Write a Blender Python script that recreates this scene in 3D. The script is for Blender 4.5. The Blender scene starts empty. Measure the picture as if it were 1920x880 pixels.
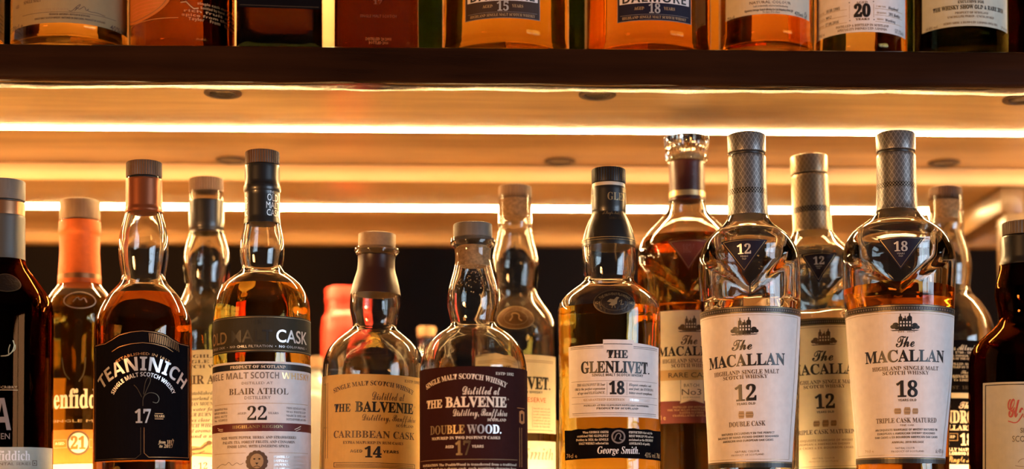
import bpy, bmesh, math, random
import numpy as np
from mathutils import Vector, Matrix
random.seed(7)

# ------------------------------------------------------------------ camera, light, exposure
EYE = 1.25                                   # eye height above the floor (m)
F = 2920.0                                   # focal length in pixels of the 1920x880 frame
PITCH, YAW = math.radians(7.0), math.radians(1.5)
SHIFT_PX = 560.0 - F * math.tan(PITCH)       # horizon sits 560 px below the frame centre
scene = bpy.context.scene
cam_d = bpy.data.cameras.new('camera')
cam = bpy.data.objects.new('camera', cam_d)
scene.collection.objects.link(cam)
cam.location = (0, 0, EYE)
cam.rotation_euler = (math.pi / 2 + PITCH, 0, -YAW)
cam_d.sensor_width = 36.0
cam_d.lens = F / 1920 * 36.0
cam_d.shift_y = SHIFT_PX / 1920
cam_d.clip_start = 0.02
cam_d.dof.use_dof = True
cam_d.dof.focus_distance = 1.21
cam_d.dof.aperture_fstop = 3.2
scene.camera = cam

scene.view_settings.view_transform = 'Standard'
scene.view_settings.look = 'None'
scene.view_settings.exposure = 0.2
scene.view_settings.gamma = 1.0
scene.view_settings.use_curve_mapping = False
cy = scene.cycles
cy.max_bounces = 24; cy.transmission_bounces = 22; cy.glossy_bounces = 6; cy.diffuse_bounces = 4
cy.transparent_max_bounces = 8
cy.caustics_refractive = True; cy.caustics_reflective = True
cy.blur_glossy = 0.4
cy.sample_clamp_indirect = 6.0
cy.use_denoising = True

world = bpy.data.worlds.new('room_air'); scene.world = world
world.use_nodes = True
world.node_tree.nodes['Background'].inputs[0].default_value = (0.9, 0.6, 0.4, 1)
world.node_tree.nodes['Background'].inputs[1].default_value = 0.01

LED_COL, LED_POWER = (1.0, 0.62, 0.25), 210.0
LED_LOW_POWER = 98.0
WINDOW_COL, WINDOW_POWER = (0.62, 0.79, 1.0), 10.0
def area(name, loc, target, size, power, col):
    l = bpy.data.lights.new(name, 'AREA'); l.shape = 'DISK'; l.size = size; l.energy = power; l.color = col
    o = bpy.data.objects.new(name, l); scene.collection.objects.link(o)
    o.location = loc
    o.rotation_euler = (Vector(target) - Vector(loc)).to_track_quat('-Z', 'Y').to_euler()
    return o
area('wall_lamp_light', (-2.3, -1.5, 0.95), (0.0, 1.2, 1.35), 0.6, 95.0, (1.0, 0.46, 0.15))

# ------------------------------------------------------------------ pixels <-> place
CR = cam.rotation_euler.to_matrix()
def ray(px, py):
    d = Vector(((px - 960) / F, (440 - py + SHIFT_PX) / F, -1.0))
    return CR @ d
def on_plane(px, py, Y):                     # the point of world plane y = Y seen at that pixel (z relative to the eye)
    d = ray(px, py); t = Y / d.y
    return d * t
def on_height(px, py, z):
    d = ray(px, py); t = z / d.z
    return d * t
def cam_depth(p):
    return -(CR.transposed() @ Vector(p)).z

# ------------------------------------------------------------------ materials
MATS = {}
def new_mat(name):
    m = bpy.data.materials.new(name); m.use_nodes = True
    nt = m.node_tree; nt.nodes.clear()
    out = nt.nodes.new('ShaderNodeOutputMaterial')
    MATS[name] = m
    return m, nt, out
def N(nt, t, **kw):
    n = nt.nodes.new(t)
    for k, v in kw.items(): setattr(n, k, v)
    return n
def plain(name, col, rough=0.5, metal=0.0, spec=0.5, coat=0.0, noise=0.0, nscale=300.0, bump=0.0, trans=0.0):
    if name in MATS: return MATS[name]
    m, nt, out = new_mat(name)
    b = N(nt, 'ShaderNodeBsdfPrincipled')
    b.inputs['Base Color'].default_value = (*col, 1)
    b.inputs['Roughness'].default_value = rough
    b.inputs['Metallic'].default_value = metal
    b.inputs['Specular IOR Level'].default_value = spec
    b.inputs['Coat Weight'].default_value = coat
    b.inputs['Coat Roughness'].default_value = 0.08
    if noise or bump:
        tc = N(nt, 'ShaderNodeTexCoord'); nz = N(nt, 'ShaderNodeTexNoise')
        nz.inputs['Scale'].default_value = nscale; nz.inputs['Detail'].default_value = 4
        nt.links.new(tc.outputs['Object'], nz.inputs['Vector'])
        if noise:
            r = N(nt, 'ShaderNodeValToRGB')
            r.color_ramp.elements[0].position = 0.3; r.color_ramp.elements[1].position = 0.7
            r.color_ramp.elements[0].color = (*[c * (1 - noise) for c in col], 1)
            r.color_ramp.elements[1].color = (*[min(1, c * (1 + noise)) for c in col], 1)
            nt.links.new(nz.outputs['Fac'], r.inputs[0]); nt.links.new(r.outputs[0], b.inputs['Base Color'])
        if bump:
            bp = N(nt, 'ShaderNodeBump'); bp.inputs['Strength'].default_value = bump; bp.inputs['Distance'].default_value = 0.001
            nt.links.new(nz.outputs['Fac'], bp.inputs['Height']); nt.links.new(bp.outputs[0], b.inputs['Normal'])
    if trans:                                          # thin paper lets some light through
        t = N(nt, 'ShaderNodeBsdfTranslucent'); t.inputs['Color'].default_value = (*col, 1)
        mx = N(nt, 'ShaderNodeMixShader'); mx.inputs[0].default_value = trans
        nt.links.new(b.outputs[0], mx.inputs[1]); nt.links.new(t.outputs[0], mx.inputs[2]); nt.links.new(mx.outputs[0], out.inputs[0])
        return m
    nt.links.new(b.outputs[0], out.inputs[0])
    return m
def glass(name, col, ior=1.5, rough=0.0, bump=0.0, bscale=60.0):
    if name in MATS: return MATS[name]
    m, nt, out = new_mat(name)
    g = N(nt, 'ShaderNodeBsdfGlass'); g.inputs['Color'].default_value = (*col, 1)
    g.inputs['IOR'].default_value = ior; g.inputs['Roughness'].default_value = rough
    if bump:
        tc = N(nt, 'ShaderNodeTexCoord'); nz = N(nt, 'ShaderNodeTexNoise'); nz.inputs['Scale'].default_value = bscale
        nz.inputs['Detail'].default_value = 1.5
        bp = N(nt, 'ShaderNodeBump'); bp.inputs['Strength'].default_value = bump; bp.inputs['Distance'].default_value = 0.002
        nt.links.new(tc.outputs['Object'], nz.inputs['Vector']); nt.links.new(nz.outputs['Fac'], bp.inputs['Height'])
        nt.links.new(bp.outputs[0], g.inputs['Normal'])
    nt.links.new(g.outputs[0], out.inputs[0])
    return m
def glow(name, col, power):
    m, nt, out = new_mat(name)
    e = N(nt, 'ShaderNodeEmission'); e.inputs[0].default_value = (*col, 1); e.inputs[1].default_value = power
    nt.links.new(e.outputs[0], out.inputs[0])
    return m
def wood(name, c0, c1, rough=0.3, scale=(1.2, 14, 14), bump=0.08, coat=0.0, spec=0.5, wave=0.0):
    m, nt, out = new_mat(name)
    tc = N(nt, 'ShaderNodeTexCoord'); mp = N(nt, 'ShaderNodeMapping'); mp.inputs['Scale'].default_value = scale
    nz = N(nt, 'ShaderNodeTexNoise'); nz.inputs['Scale'].default_value = 4.0; nz.inputs['Detail'].default_value = 8; nz.inputs['Roughness'].default_value = 0.62
    nz.inputs['Distortion'].default_value = 0.4
    n2 = N(nt, 'ShaderNodeTexNoise'); n2.inputs['Scale'].default_value = 7.0; n2.inputs['Detail'].default_value = 2
    mx = N(nt, 'ShaderNodeMath', operation='ADD'); ml = N(nt, 'ShaderNodeMath', operation='MULTIPLY'); ml.inputs[1].default_value = 0.5
    r = N(nt, 'ShaderNodeValToRGB')
    r.color_ramp.elements[0].position = 0.34; r.color_ramp.elements[1].position = 0.66
    r.color_ramp.elements[0].color = (*c0, 1); r.color_ramp.elements[1].color = (*c1, 1)
    b = N(nt, 'ShaderNodeBsdfPrincipled'); b.inputs['Roughness'].default_value = rough
    b.inputs['Coat Weight'].default_value = coat; b.inputs['Coat Roughness'].default_value = 0.12
    b.inputs['Specular IOR Level'].default_value = spec
    L = nt.links.new
    L(tc.outputs['Object'], mp.inputs[0]); L(mp.outputs[0], nz.inputs['Vector']); L(tc.outputs['Object'], n2.inputs['Vector'])
    L(nz.outputs['Fac'], mx.inputs[0]); L(n2.outputs['Fac'], mx.inputs[1]); L(mx.outputs[0], ml.inputs[0]); L(ml.outputs[0], r.inputs[0])
    L(r.outputs[0], b.inputs['Base Color'])
    bp = N(nt, 'ShaderNodeBump'); bp.inputs['Strength'].default_value = bump; bp.inputs['Distance'].default_value = 0.002
    L(nz.outputs['Fac'], bp.inputs['Height'])
    if wave:
        m3 = N(nt, 'ShaderNodeMapping'); m3.inputs['Scale'].default_value = (4.5, 22, 22)
        n3 = N(nt, 'ShaderNodeTexNoise'); n3.inputs['Scale'].default_value = 1.0; n3.inputs['Detail'].default_value = 1
        b3 = N(nt, 'ShaderNodeBump'); b3.inputs['Strength'].default_value = wave; b3.inputs['Distance'].default_value = 0.01
        L(tc.outputs['Object'], m3.inputs[0]); L(m3.outputs[0], n3.inputs['Vector']); L(n3.outputs['Fac'], b3.inputs['Height'])
        L(bp.outputs[0], b3.inputs['Normal']); L(b3.outputs[0], b.inputs['Normal'])
    else:
        L(bp.outputs[0], b.inputs['Normal'])
    L(b.outputs[0], out.inputs[0])
    return m
def foil_pattern(name, col, line, n=26.0, rows=330.0, rough=0.35):
    """embossed foil sleeve: a lattice of fine triangles drawn from the sleeve's own UV (u round the neck, v metres up)"""
    m, nt, out = new_mat(name)
    L = nt.links.new
    uv = N(nt, 'ShaderNodeUVMap'); sp = N(nt, 'ShaderNodeSeparateXYZ'); L(uv.outputs[0], sp.inputs[0])
    def mth(op, a, b=None):
        x = N(nt, 'ShaderNodeMath', operation=op)
        for k, v in ((0, a), (1, b)):
            if v is None: continue
            if isinstance(v, (int, float)): x.inputs[k].default_value = v
            else: L(v, x.inputs[k])
        return x.outputs[0]
    u = mth('MULTIPLY', sp.outputs[0], n); v = mth('MULTIPLY', sp.outputs[1], rows)
    a = mth('LESS_THAN', mth('FRACT', mth('ADD', u, mth('MULTIPLY', v, 0.5))), 0.13)
    b_ = mth('LESS_THAN', mth('FRACT', mth('SUBTRACT', u, mth('MULTIPLY', v, 0.5))), 0.13)
    lines = mth('MAXIMUM', a, b_)
    mix = N(nt, 'ShaderNodeMix', data_type='RGBA')
    mix.inputs['A'].default_value = (*col, 1); mix.inputs['B'].default_value = (*line, 1)
    L(lines, mix.inputs['Factor'])
    b = N(nt, 'ShaderNodeBsdfPrincipled'); b.inputs['Metallic'].default_value = 0.6; b.inputs['Roughness'].default_value = rough
    L(mix.outputs['Result'], b.inputs['Base Color'])
    bp = N(nt, 'ShaderNodeBump'); bp.inputs['Strength'].default_value = 0.4; bp.inputs['Distance'].default_value = 0.0005; bp.invert = True
    L(lines, bp.inputs['Height']); L(bp.outputs[0], b.inputs['Normal'])
    L(b.outputs[0], out.inputs[0])
    return m

M_GLASS = glass('clear_glass', (0.985, 0.99, 0.975), 1.5, 0.0, 0.22, 28.0)
M_GLASS2 = glass('clear_glass_wavy', (0.98, 0.985, 0.97), 1.5, 0.0, 0.30, 40.0)
M_CRYSTAL = glass('cut_crystal', (0.99, 0.97, 0.92), 1.5, 0.02)
M_GREEN = glass('green_glass', (0.30, 0.40, 0.24), 1.5)
M_DARKGLASS = glass('bottle_green_black_glass', (0.10, 0.14, 0.12), 1.5)
M_BROWN = glass('brown_glass', (0.42, 0.16, 0.05), 1.5)
def tinted_glass(name, col, dens, surf=(1, 1, 1)):  # glass whose colour deepens with thickness
    m, nt, out = new_mat(name)
    g = N(nt, 'ShaderNodeBsdfGlass'); g.inputs['Color'].default_value = (*surf, 1); g.inputs['IOR'].default_value = 1.5; g.inputs['Roughness'].default_value = 0
    v = N(nt, 'ShaderNodeVolumeAbsorption'); v.inputs['Color'].default_value = (*col, 1); v.inputs['Density'].default_value = dens
    nt.links.new(g.outputs[0], out.inputs['Surface']); nt.links.new(v.outputs[0], out.inputs['Volume'])
    return m
M_SMOKE = tinted_glass('smoky_green_glass', (0.10, 0.25, 0.18), 75.0)
def liquid(name, col): return glass('spirit_' + name, col, 1.36)
L_GOLD = liquid('gold', (0.99, 0.78, 0.38)); L_AMBER = liquid('amber', (0.99, 0.70, 0.24))
L_COPPER = liquid('copper', (0.97, 0.58, 0.18)); L_DARK = liquid('dark', (0.74, 0.41, 0.13))
L_BURNT = liquid('burnt', (0.55, 0.26, 0.07)); L_DEEP = liquid('deep', (0.34, 0.14, 0.04)); L_PALE = liquid('pale', (0.98, 0.84, 0.52))

PAPER = lambda n, c, r=0.6, t=0.0, s=0.35: plain('paper_' + n, c, r, spec=s, noise=0.05, nscale=180, trans=t)
P_WHITE = PAPER('white', (0.74, 0.68, 0.66), 0.5)
P_CREAM = PAPER('cream', (0.90, 0.80, 0.62), 0.6, 0.35)
P_KRAFT = PAPER('tan', (0.70, 0.45, 0.15), 0.6, 0.2)
P_OX = PAPER('oxblood', (0.036, 0.010, 0.009), 0.65, 0, 0.04)
P_BLACK = PAPER('black', (0.006, 0.005, 0.006), 0.7, 0, 0.0)
P_OLIVE = PAPER('olive', (0.040, 0.034, 0.022), 0.6, 0, 0.08)
P_NAVY = PAPER('navy', (0.014, 0.012, 0.026), 0.5, 0, 0.15)
P_MAROON = PAPER('maroon', (0.12, 0.02, 0.02), 0.5)
P_BUFF = PAPER('buff', (0.50, 0.36, 0.17), 0.6, 0.45)
P_GREY = PAPER('greygreen', (0.46, 0.45, 0.36))
P_SLATE = PAPER('slate', (0.050, 0.028, 0.020), 0.5, 0, 0.2)
P_ORANGE = PAPER('orange', (0.50, 0.14, 0.018))
I_BLACK = plain('ink_black', (0.012, 0.010, 0.010), 0.4)
I_BROWN = plain('ink_brown', (0.10, 0.055, 0.03), 0.5)
I_GREY = plain('ink_grey', (0.20, 0.16, 0.14), 0.5)
I_TAN = plain('ink_tan', (0.42, 0.27, 0.13), 0.5)
I_CREAM = plain('ink_cream', (0.86, 0.72, 0.56), 0.5)
I_WHITE = plain('ink_white', (0.90, 0.87, 0.84), 0.5)
I_GOLD = plain('ink_gold', (0.80, 0.56, 0.26), 0.35, 0.7)
I_DULLGOLD = plain('ink_dull_gold', (0.33, 0.24, 0.12), 0.4, 0.5)
I_BRONZE = plain('ink_bronze', (0.10, 0.07, 0.04), 0.4, 0.5)
I_COPPER = plain('ink_copper', (0.55, 0.27, 0.10), 0.4, 0.5)
I_SILVER = plain('ink_silver', (0.72, 0.70, 0.68), 0.35, 0.6)
I_RED = plain('ink_red', (0.35, 0.02, 0.03), 0.5)
I_RUST = plain('ink_rust', (0.60, 0.14, 0.03), 0.5)
I_MAROON = plain('ink_maroon', (0.13, 0.03, 0.04), 0.5)
I_OLIVE = plain('ink_olive', (0.02, 0.018, 0.014), 0.4)

C_WOOD = wood('cap_wood', (0.17, 0.095, 0.045), (0.30, 0.18, 0.09), 0.6, (60, 60, 8), 0.1)
C_WOODGREY = wood('cap_wood_grey', (0.11, 0.085, 0.065), (0.19, 0.15, 0.115), 0.6, (60, 60, 8), 0.1)
C_TAN = plain('cap_tan', (0.32, 0.19, 0.09), 0.6, noise=0.1)
C_BROWN = plain('cap_brown', (0.13, 0.065, 0.030), 0.55, noise=0.1)
C_BLACK = plain('cap_black', (0.018, 0.015, 0.014), 0.4)
C_CORK = plain('cork', (0.50, 0.30, 0.14), 0.8, noise=0.35, nscale=400)
S_BLACK = plain('sleeve_black', (0.012, 0.011, 0.011), 0.35, coat=0.2)
S_COPPER = plain('sleeve_copper', (0.30, 0.085, 0.03), 0.32, 0.6)
S_ORANGE = plain('sleeve_orange', (0.66, 0.130, 0.018), 0.55, spec=0.3, noise=0.06, nscale=250)
S_GREY = plain('sleeve_grey', (0.075, 0.068, 0.058), 0.45, 0.2)
S_MAROON = plain('sleeve_maroon', (0.055, 0.012, 0.010), 0.35, bump=0.3, nscale=250)
S_BAND = plain('sleeve_band', (0.35, 0.16, 0.07), 0.35, 0.7)
S_SEAL = plain('seal_dark', (0.035, 0.012, 0.010), 0.35)
S_RED = plain('sleeve_red', (0.50, 0.025, 0.010), 0.45, noise=0.05)
S_STEEL = foil_pattern('foil_steel', (0.155, 0.145, 0.14), (0.36, 0.34, 0.32))
S_PALE = foil_pattern('foil_pale', (0.34, 0.26, 0.17), (0.56, 0.44, 0.29))
S_BEAD = foil_pattern('foil_bead', (0.02, 0.018, 0.016), (0.45, 0.40, 0.34), 40, 700)
M_BRONZE = plain('medal_bronze', (0.17, 0.095, 0.04), 0.45, 0.6, bump=0.4, nscale=500)
M_BLACKMEDAL = plain('medal_black', (0.022, 0.014, 0.010), 0.4, 0.4, bump=0.4, nscale=500)

# ------------------------------------------------------------------ mesh helpers
COL = scene.collection
def link(name, mesh, parent=None, mats=()):
    o = bpy.data.objects.new(name, mesh); COL.objects.link(o)
    for m in mats: mesh.materials.append(m)
    if parent is not None: o.parent = parent
    return o
def tag(o, label, cat, group=None, kind=None):
    o['label'] = label; o['category'] = cat
    if group: o['group'] = group
    if kind: o['kind'] = kind
    return o
def empty(name, loc, rz=0.0):
    o = bpy.data.objects.new(name, None); COL.objects.link(o)
    o.empty_display_size = 0.02; o.location = loc; o.rotation_euler = (0, 0, rz)
    return o
def finish(me, smooth=True, angle=40):
    me.update()
    if smooth:
        me.shade_smooth(); me.set_sharp_from_angle(angle=math.radians(angle))
    return me
def box_mesh(name, lo, hi, bevel=0.0, seg=2):
    bm = bmesh.new(); bmesh.ops.create_cube(bm, size=1)
    for v in bm.verts:
        for k in range(3): v.co[k] = lo[k] + (v.co[k] + 0.5) * (hi[k] - lo[k])
    if bevel: bmesh.ops.bevel(bm, geom=bm.edges[:], offset=bevel, segments=seg, affect='EDGES', profile=0.5)
    me = bpy.data.meshes.new(name); bm.to_mesh(me); bm.free()
    return finish(me)
def extrude_x(name, pts, x0, x1):            # a (y, z) outline drawn out along x
    bm = bmesh.new()
    a = [bm.verts.new((x0, p[0], p[1])) for p in pts]; b = [bm.verts.new((x1, p[0], p[1])) for p in pts]
    n = len(pts)
    bm.faces.new(a[::-1]); bm.faces.new(b)
    for i in range(n): bm.faces.new((a[i], a[(i + 1) % n], b[(i + 1) % n], b[i]))
    bmesh.ops.recalc_face_normals(bm, faces=bm.faces[:])
    me = bpy.data.meshes.new(name); bm.to_mesh(me); bm.free()
    return finish(me, True, 30)
def pchip(x, y):
    x = np.asarray(x, float); y = np.asarray(y, float)
    h = np.diff(x); d = np.diff(y) / h
    m = np.zeros(len(x)); m[0] = d[0]; m[-1] = d[-1]
    for i in range(1, len(x) - 1):
        if d[i - 1] * d[i] > 0:
            w1, w2 = 2 * h[i] + h[i - 1], h[i] + 2 * h[i - 1]
            m[i] = (w1 + w2) / (w1 / d[i - 1] + w2 / d[i])
    def f(q):
        q = np.clip(np.asarray(q, float), x[0], x[-1])
        i = np.clip(np.searchsorted(x, q) - 1, 0, len(h) - 1)
        t = (q - x[i]) / h[i]
        return ((1 + 2 * t) * (1 - t) ** 2 * y[i] + t * (1 - t) ** 2 * h[i] * m[i]
                + t * t * (3 - 2 * t) * y[i + 1] + t * t * (t - 1) * h[i] * m[i + 1])
    return f
def rings_mesh(name, rings, closed_ends=True, uv=None):
    """rings: array (rows, segs, 3); uv: array (rows, segs, 2)"""
    R = np.asarray(rings); nr, ns, _ = R.shape
    verts = R.reshape(-1, 3).tolist(); faces = []
    for i in range(nr - 1):
        for j in range(ns):
            k = (j + 1) % ns
            faces.append((i * ns + j, i * ns + k, (i + 1) * ns + k, (i + 1) * ns + j))
    if closed_ends:
        faces.append(tuple(range(ns))[::-1]); faces.append(tuple((nr - 1) * ns + j for j in range(ns)))
    me = bpy.data.meshes.new(name); me.from_pydata(verts, [], faces)
    if uv is not None:
        lay = me.uv_layers.new(name='UVMap'); U = np.asarray(uv).reshape(-1, 2)
        for p in me.polygons:
            us = [U[me.loops[l].vertex_index][0] for l in p.loop_indices]
            wrap = max(us) - min(us) > 0.5
            for l in p.loop_indices:
                u, v = U[me.loops[l].vertex_index]
                lay.data[l].uv = (u + 1 if wrap and u < 0.5 else u, v)
    bm = bmesh.new(); bm.from_mesh(me); bmesh.ops.recalc_face_normals(bm, faces=bm.faces[:]); bm.to_mesh(me); bm.free()
    return me

# ------------------------------------------------------------------ lettering
def styled(s, st):
    B = {'b': (0x1D400, 0x1D41A, 0x1D7CE), 'i': (0x1D468, 0x1D482, 0x1D7CE), 'sc': (0x1D4D0, 0x1D4EA, 0x1D7CE),
         'sb': (0x1D5D4, 0x1D5EE, 0x1D7EC)}
    if st == 's': return s
    o = ''
    for c in s:
        if 'A' <= c <= 'Z': o += chr(B[st][0] + ord(c) - 65)
        elif 'a' <= c <= 'z': o += chr(B[st][1] + ord(c) - 97)
        elif '0' <= c <= '9': o += chr(B[st][2] + ord(c) - 48)
        else: o += c
    return o
_text_curve = bpy.data.curves.new('lettering', 'FONT')
_text_obj = bpy.data.objects.new('lettering', _text_curve)
CAP_H = {}
def text_flat(s, st, res, fat):
    _text_curve.body = styled(s, st); _text_curve.resolution_u = res; _text_curve.offset = fat
    _text_curve.fill_mode = 'FRONT'
    me = _text_obj.to_mesh()
    co = np.array([v.co[:2] for v in me.vertices]).reshape(-1, 2)
    fc = [tuple(p.vertices) for p in me.polygons]
    _text_obj.to_mesh_clear()
    return co, fc
def cap_h(st):
    if st not in CAP_H:
        co, _ = text_flat('H' if st != 'sc' else 'I', st, 1, 0); CAP_H[st] = float(co[:, 1].max())
    return CAP_H[st]

# ------------------------------------------------------------------ bottles
class Bottle:
    SEG = 72
    def __init__(s, name, label, c, Y, base, cat='bottle', group=None, square=0.0):
        (y0, x0), (y1, x1) = c                      # measured centre of the bottle high up and low down
        a, b = on_plane(x0, y0, Y), on_plane(x1, y1, Y)
        t = max(-0.03, min(0.03, (a.x - b.x) / (a.z - b.z)))
        s.c, s.Y, s.base = c, Y, base
        s.X = b.x - t * (b.z - base)
        s.d = math.hypot(s.X, Y)
        s.root = empty(name, (s.X, Y, EYE + base), math.atan2(-s.X, Y))
        s.root.rotation_euler = (0, math.atan(t), math.atan2(-s.X, Y))
        tag(s.root, label, cat, group)
        s.square = square; s.disp = None; s.thick = None; s.prof = None
    def cx(s, y):
        (y0, x0), (y1, x1) = s.c
        return x0 + (np.asarray(y, float) - y0) / (y1 - y0) * (x1 - x0)
    def mpp(s, z): return cam_depth((s.X, s.Y, z + s.base)) / F
    def za(s, py):
        return on_plane(float(s.cx(py)), py, s.Y).z - s.base
    def zf(s, py, r):
        py = np.asarray(py, float); x = s.cx(py)
        dl = np.stack([(x - 960) / F, (440 - py + SHIFT_PX) / F, -np.ones_like(py)], -1)
        M = np.array(CR); d = dl @ M.T
        return (s.d - r) * d[..., 2] / np.hypot(d[..., 0], d[..., 1]) - s.base
    def shape(s, th):
        if not s.square: return np.ones_like(th)
        n = s.square
        return 1 / (np.abs(np.cos(th)) ** n + np.abs(np.sin(th)) ** n) ** (1 / n)
    def R(s, z, th):
        r = s.prof(z) * s.shape(th)
        if s.disp is not None: r = r + s.disp(z, th)
        return r
    # --- glass
    def glass(s, prof, mat=None, wall=0.0036, base_th=0.009, rows=80, name='glass_body', open_top=True):
        zs = [s.za(y) for y, h in prof]; rs = [h * s.mpp(z) for z, (y, h) in zip(zs, prof)]
        pts = sorted(zip(zs, rs)); pts = [p for p in pts if p[0] > 0.012]
        rb = pts[0][1]
        pts = [(0.0, rb * 0.90), (0.0016, rb * 0.965), (0.005, rb * 0.998)] + pts
        return s.glass_m(pts, mat, wall, base_th, rows, name)
    def glass_m(s, pts, mat=None, wall=0.0036, base_th=0.009, rows=80, name='glass_body'):
        s.prof = pchip([p[0] for p in pts], [p[1] for p in pts])
        s.ztop = pts[-1][0]; s.wall, s.base_th = wall, base_th
        zs = np.unique(np.concatenate([[0, 0.0008, 0.0016, 0.003, 0.005], np.linspace(0.008, s.ztop, rows)]))
        th = np.linspace(0, 2 * math.pi, s.SEG, endpoint=False)
        def ring(r, z):
            return np.stack([r * np.sin(th), -r * np.cos(th), np.full_like(th, z)], -1)
        wr = lambda t: (t + math.pi) % (2 * math.pi) - math.pi
        out = [ring(s.R(z, wr(th)), z) for z in zs]
        zi = np.linspace(s.ztop, base_th, rows)
        inn = [ring(s.Rin(z, wr(th)), z) for z in zi]
        me = rings_mesh(name, np.array(out + inn)); finish(me, True, 60)
        return link(name, me, s.root, [mat or M_GLASS])
    def Rin(s, z, th):
        r = s.R(z, th) - s.wall if s.thick is None else s.prof(z) - s.wall - s.thick(z)
        r = np.maximum(r, 0.002) * np.ones_like(th)
        k = np.clip((z - s.base_th) / 0.006, 0, 1)       # rounded inner corner at the foot
        return r * (0.80 + 0.20 * np.sqrt(1 - (1 - k) ** 2))
    def liquid(s, top, mat, px=True, name='liquid'):
        zt = s.za(top) if px else top
        th = np.linspace(0, 2 * math.pi, s.SEG, endpoint=False); wr = (th + math.pi) % (2 * math.pi) - math.pi
        rr = []
        for z in np.linspace(s.base_th - 0.0003, zt, 50):
            r = s.Rin(max(z, s.base_th), wr) + 0.0003
            rr.append(np.stack([r * np.sin(th), -r * np.cos(th), np.full_like(th, z)], -1))
        me = rings_mesh(name, np.array(rr)); finish(me, True, 50)
        return link(name, me, s.root, [mat])
    # --- closures and sleeves: (row, half width) from the top down, rows read on the near face
    def turned(s, name, prof, mat, ridges=0, amp=0.0006, over=0.0, m=False, bevel=0.0009, angle=35, parent=None, hollow=False):
        if m: pts = sorted(prof)
        else:
            pts = []
            for y, h in prof:
                z = s.za(y); r = h * s.mpp(z); pts.append((float(s.zf(y, r)), r))
            pts.sort()
        z0 = [p[0] for p in pts]; r0 = [p[1] for p in pts]
        zz = list(z0)
        if over: zz += list(np.linspace(z0[0], z0[-1], 16))
        b = bevel
        zz += [z0[-1] - b, z0[-1] - b * .35, z0[0] + b * .35, z0[0] + b]
        zz = sorted(set(round(z, 6) for z in zz if z0[0] - 1e-9 <= z <= z0[-1] + 1e-9))
        seg = ridges * 4 if ridges else 64
        th = np.linspace(0, 2 * math.pi, seg, endpoint=False)
        rings, uv = [], []
        for z in zz:
            r = float(np.interp(z, z0, r0))
            if over: r = max(r, float(s.prof(min(z, s.ztop))) + over)
            top = (z0[-1] - z) / b if b else 9; bot = (z - z0[0]) / b if b else 9
            if top < 1: r -= b * (1 - math.sqrt(max(0, 1 - (1 - top) ** 2)))
            if bot < 1: r -= .4 * b * (1 - math.sqrt(max(0, 1 - (1 - bot) ** 2)))
            rad = np.full_like(th, r)
            if ridges and top > 0.3 and bot > 0.3:
                rad = rad - amp * np.where(np.arange(seg) % 4 < 2, 0.0, 1.0)
            rings.append(np.stack([rad * np.sin(th), -rad * np.cos(th), np.full_like(th, z)], -1))
            uv.append(np.stack([th / (2 * math.pi), np.full_like(th, z)], -1))
        me = rings_mesh(name, np.array(rings), True, np.array(uv)); finish(me, True, angle)
        return link(name, me, parent or s.root, [mat])
    # --- printed paper wrapped round the bottle
    def label(s, name, items, mid, off=0.00035, back=False, step=7.0, ystep=9, parent=None, lab=None):
        zm = float(s.zf(mid, 0.03)); Rm = float(s.R(np.array([zm]), np.array([0.0]))[0])
        if s.square: Rm = float(s.prof(zm))
        Rpx = (Rm + off) / s.mpp(zm)
        def arcx(px, py):
            if s.square: return px - float(s.cx(py))
            q = (px - float(s.cx(py))) / Rpx
            if abs(q) <= 0.985: return Rpx * math.asin(q)
            return math.copysign(Rpx * (math.asin(0.985) + (abs(q) - 0.985) * 3.0), q)
        allco, allf, allm, mats = [], [], [], []
        nb = 0
        for it in items:
            co, fc, mat, layer = it(arcx)
            if len(co) == 0: continue
            bm = bmesh.new(); vs = [bm.verts.new((p[0], p[1], 0)) for p in co]
            for f in fc:
                if len(set(f)) == len(f):
                    try: bm.faces.new([vs[k] for k in f])
                    except ValueError: pass
            if not bm.faces: bm.free(); continue
            xs = co[:, 0]; ys = co[:, 1]
            if s.square == 0:
                k = math.ceil(xs.min() / step) * step
                while k < xs.max():
                    bmesh.ops.bisect_plane(bm, geom=bm.verts[:] + bm.edges[:] + bm.faces[:], plane_co=(k, 0, 0), plane_no=(1, 0, 0)); k += step
            if ystep:
                k = math.ceil(ys.min() / ystep) * ystep
                while k < ys.max():
                    bmesh.ops.bisect_plane(bm, geom=bm.verts[:] + bm.edges[:] + bm.faces[:], plane_co=(0, k, 0), plane_no=(0, 1, 0)); k += ystep
            bm.verts.index_update()
            P = np.array([v.co[:2] for v in bm.verts])
            W = s.wrap(P, Rpx, off + 0.00007 * layer, back)
            base = len(allco); allco += W.tolist()
            if mat not in mats: mats.append(mat)
            mi = mats.index(mat)
            for f in bm.faces:
                idx = [base + v.index for v in f.verts]
                a, b, c = (W[v.index] for v in f.verts[:3])
                n = np.cross(b - a, c - a); m_ = (a + b + c) / 3
                if n[0] * m_[0] + n[1] * m_[1] < 0: idx.reverse()
                allf.append(idx); allm.append(mi)
            bm.free()
        me = bpy.data.meshes.new(name); me.from_pydata(allco, [], allf)
        me.polygons.foreach_set('material_index', allm); me.update()
        o = link(name, me, parent or s.root, mats)
        if lab: o['label'] = lab
        return o
    def wrap(s, P, Rpx, off, back=False):
        th = P[:, 0] / Rpx
        if s.square:
            z = s.zf(P[:, 1], 0.03); r0 = float(s.prof(float(np.mean(z)))); z = s.zf(P[:, 1], r0)
            x = P[:, 0] * s.mpp(float(np.mean(z)))
            return np.stack([x, np.full_like(x, -(r0 + off)), z], -1)
        r = np.full_like(th, 0.035)
        for _ in range(4):
            z = s.zf(P[:, 1], r); z = np.clip(z, 0.0, s.ztop)
            r = s.R(z, np.zeros_like(th) if s.disp is None else np.zeros_like(th))
        r = s.R(z, th)
        if back: th = th + math.pi
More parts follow.
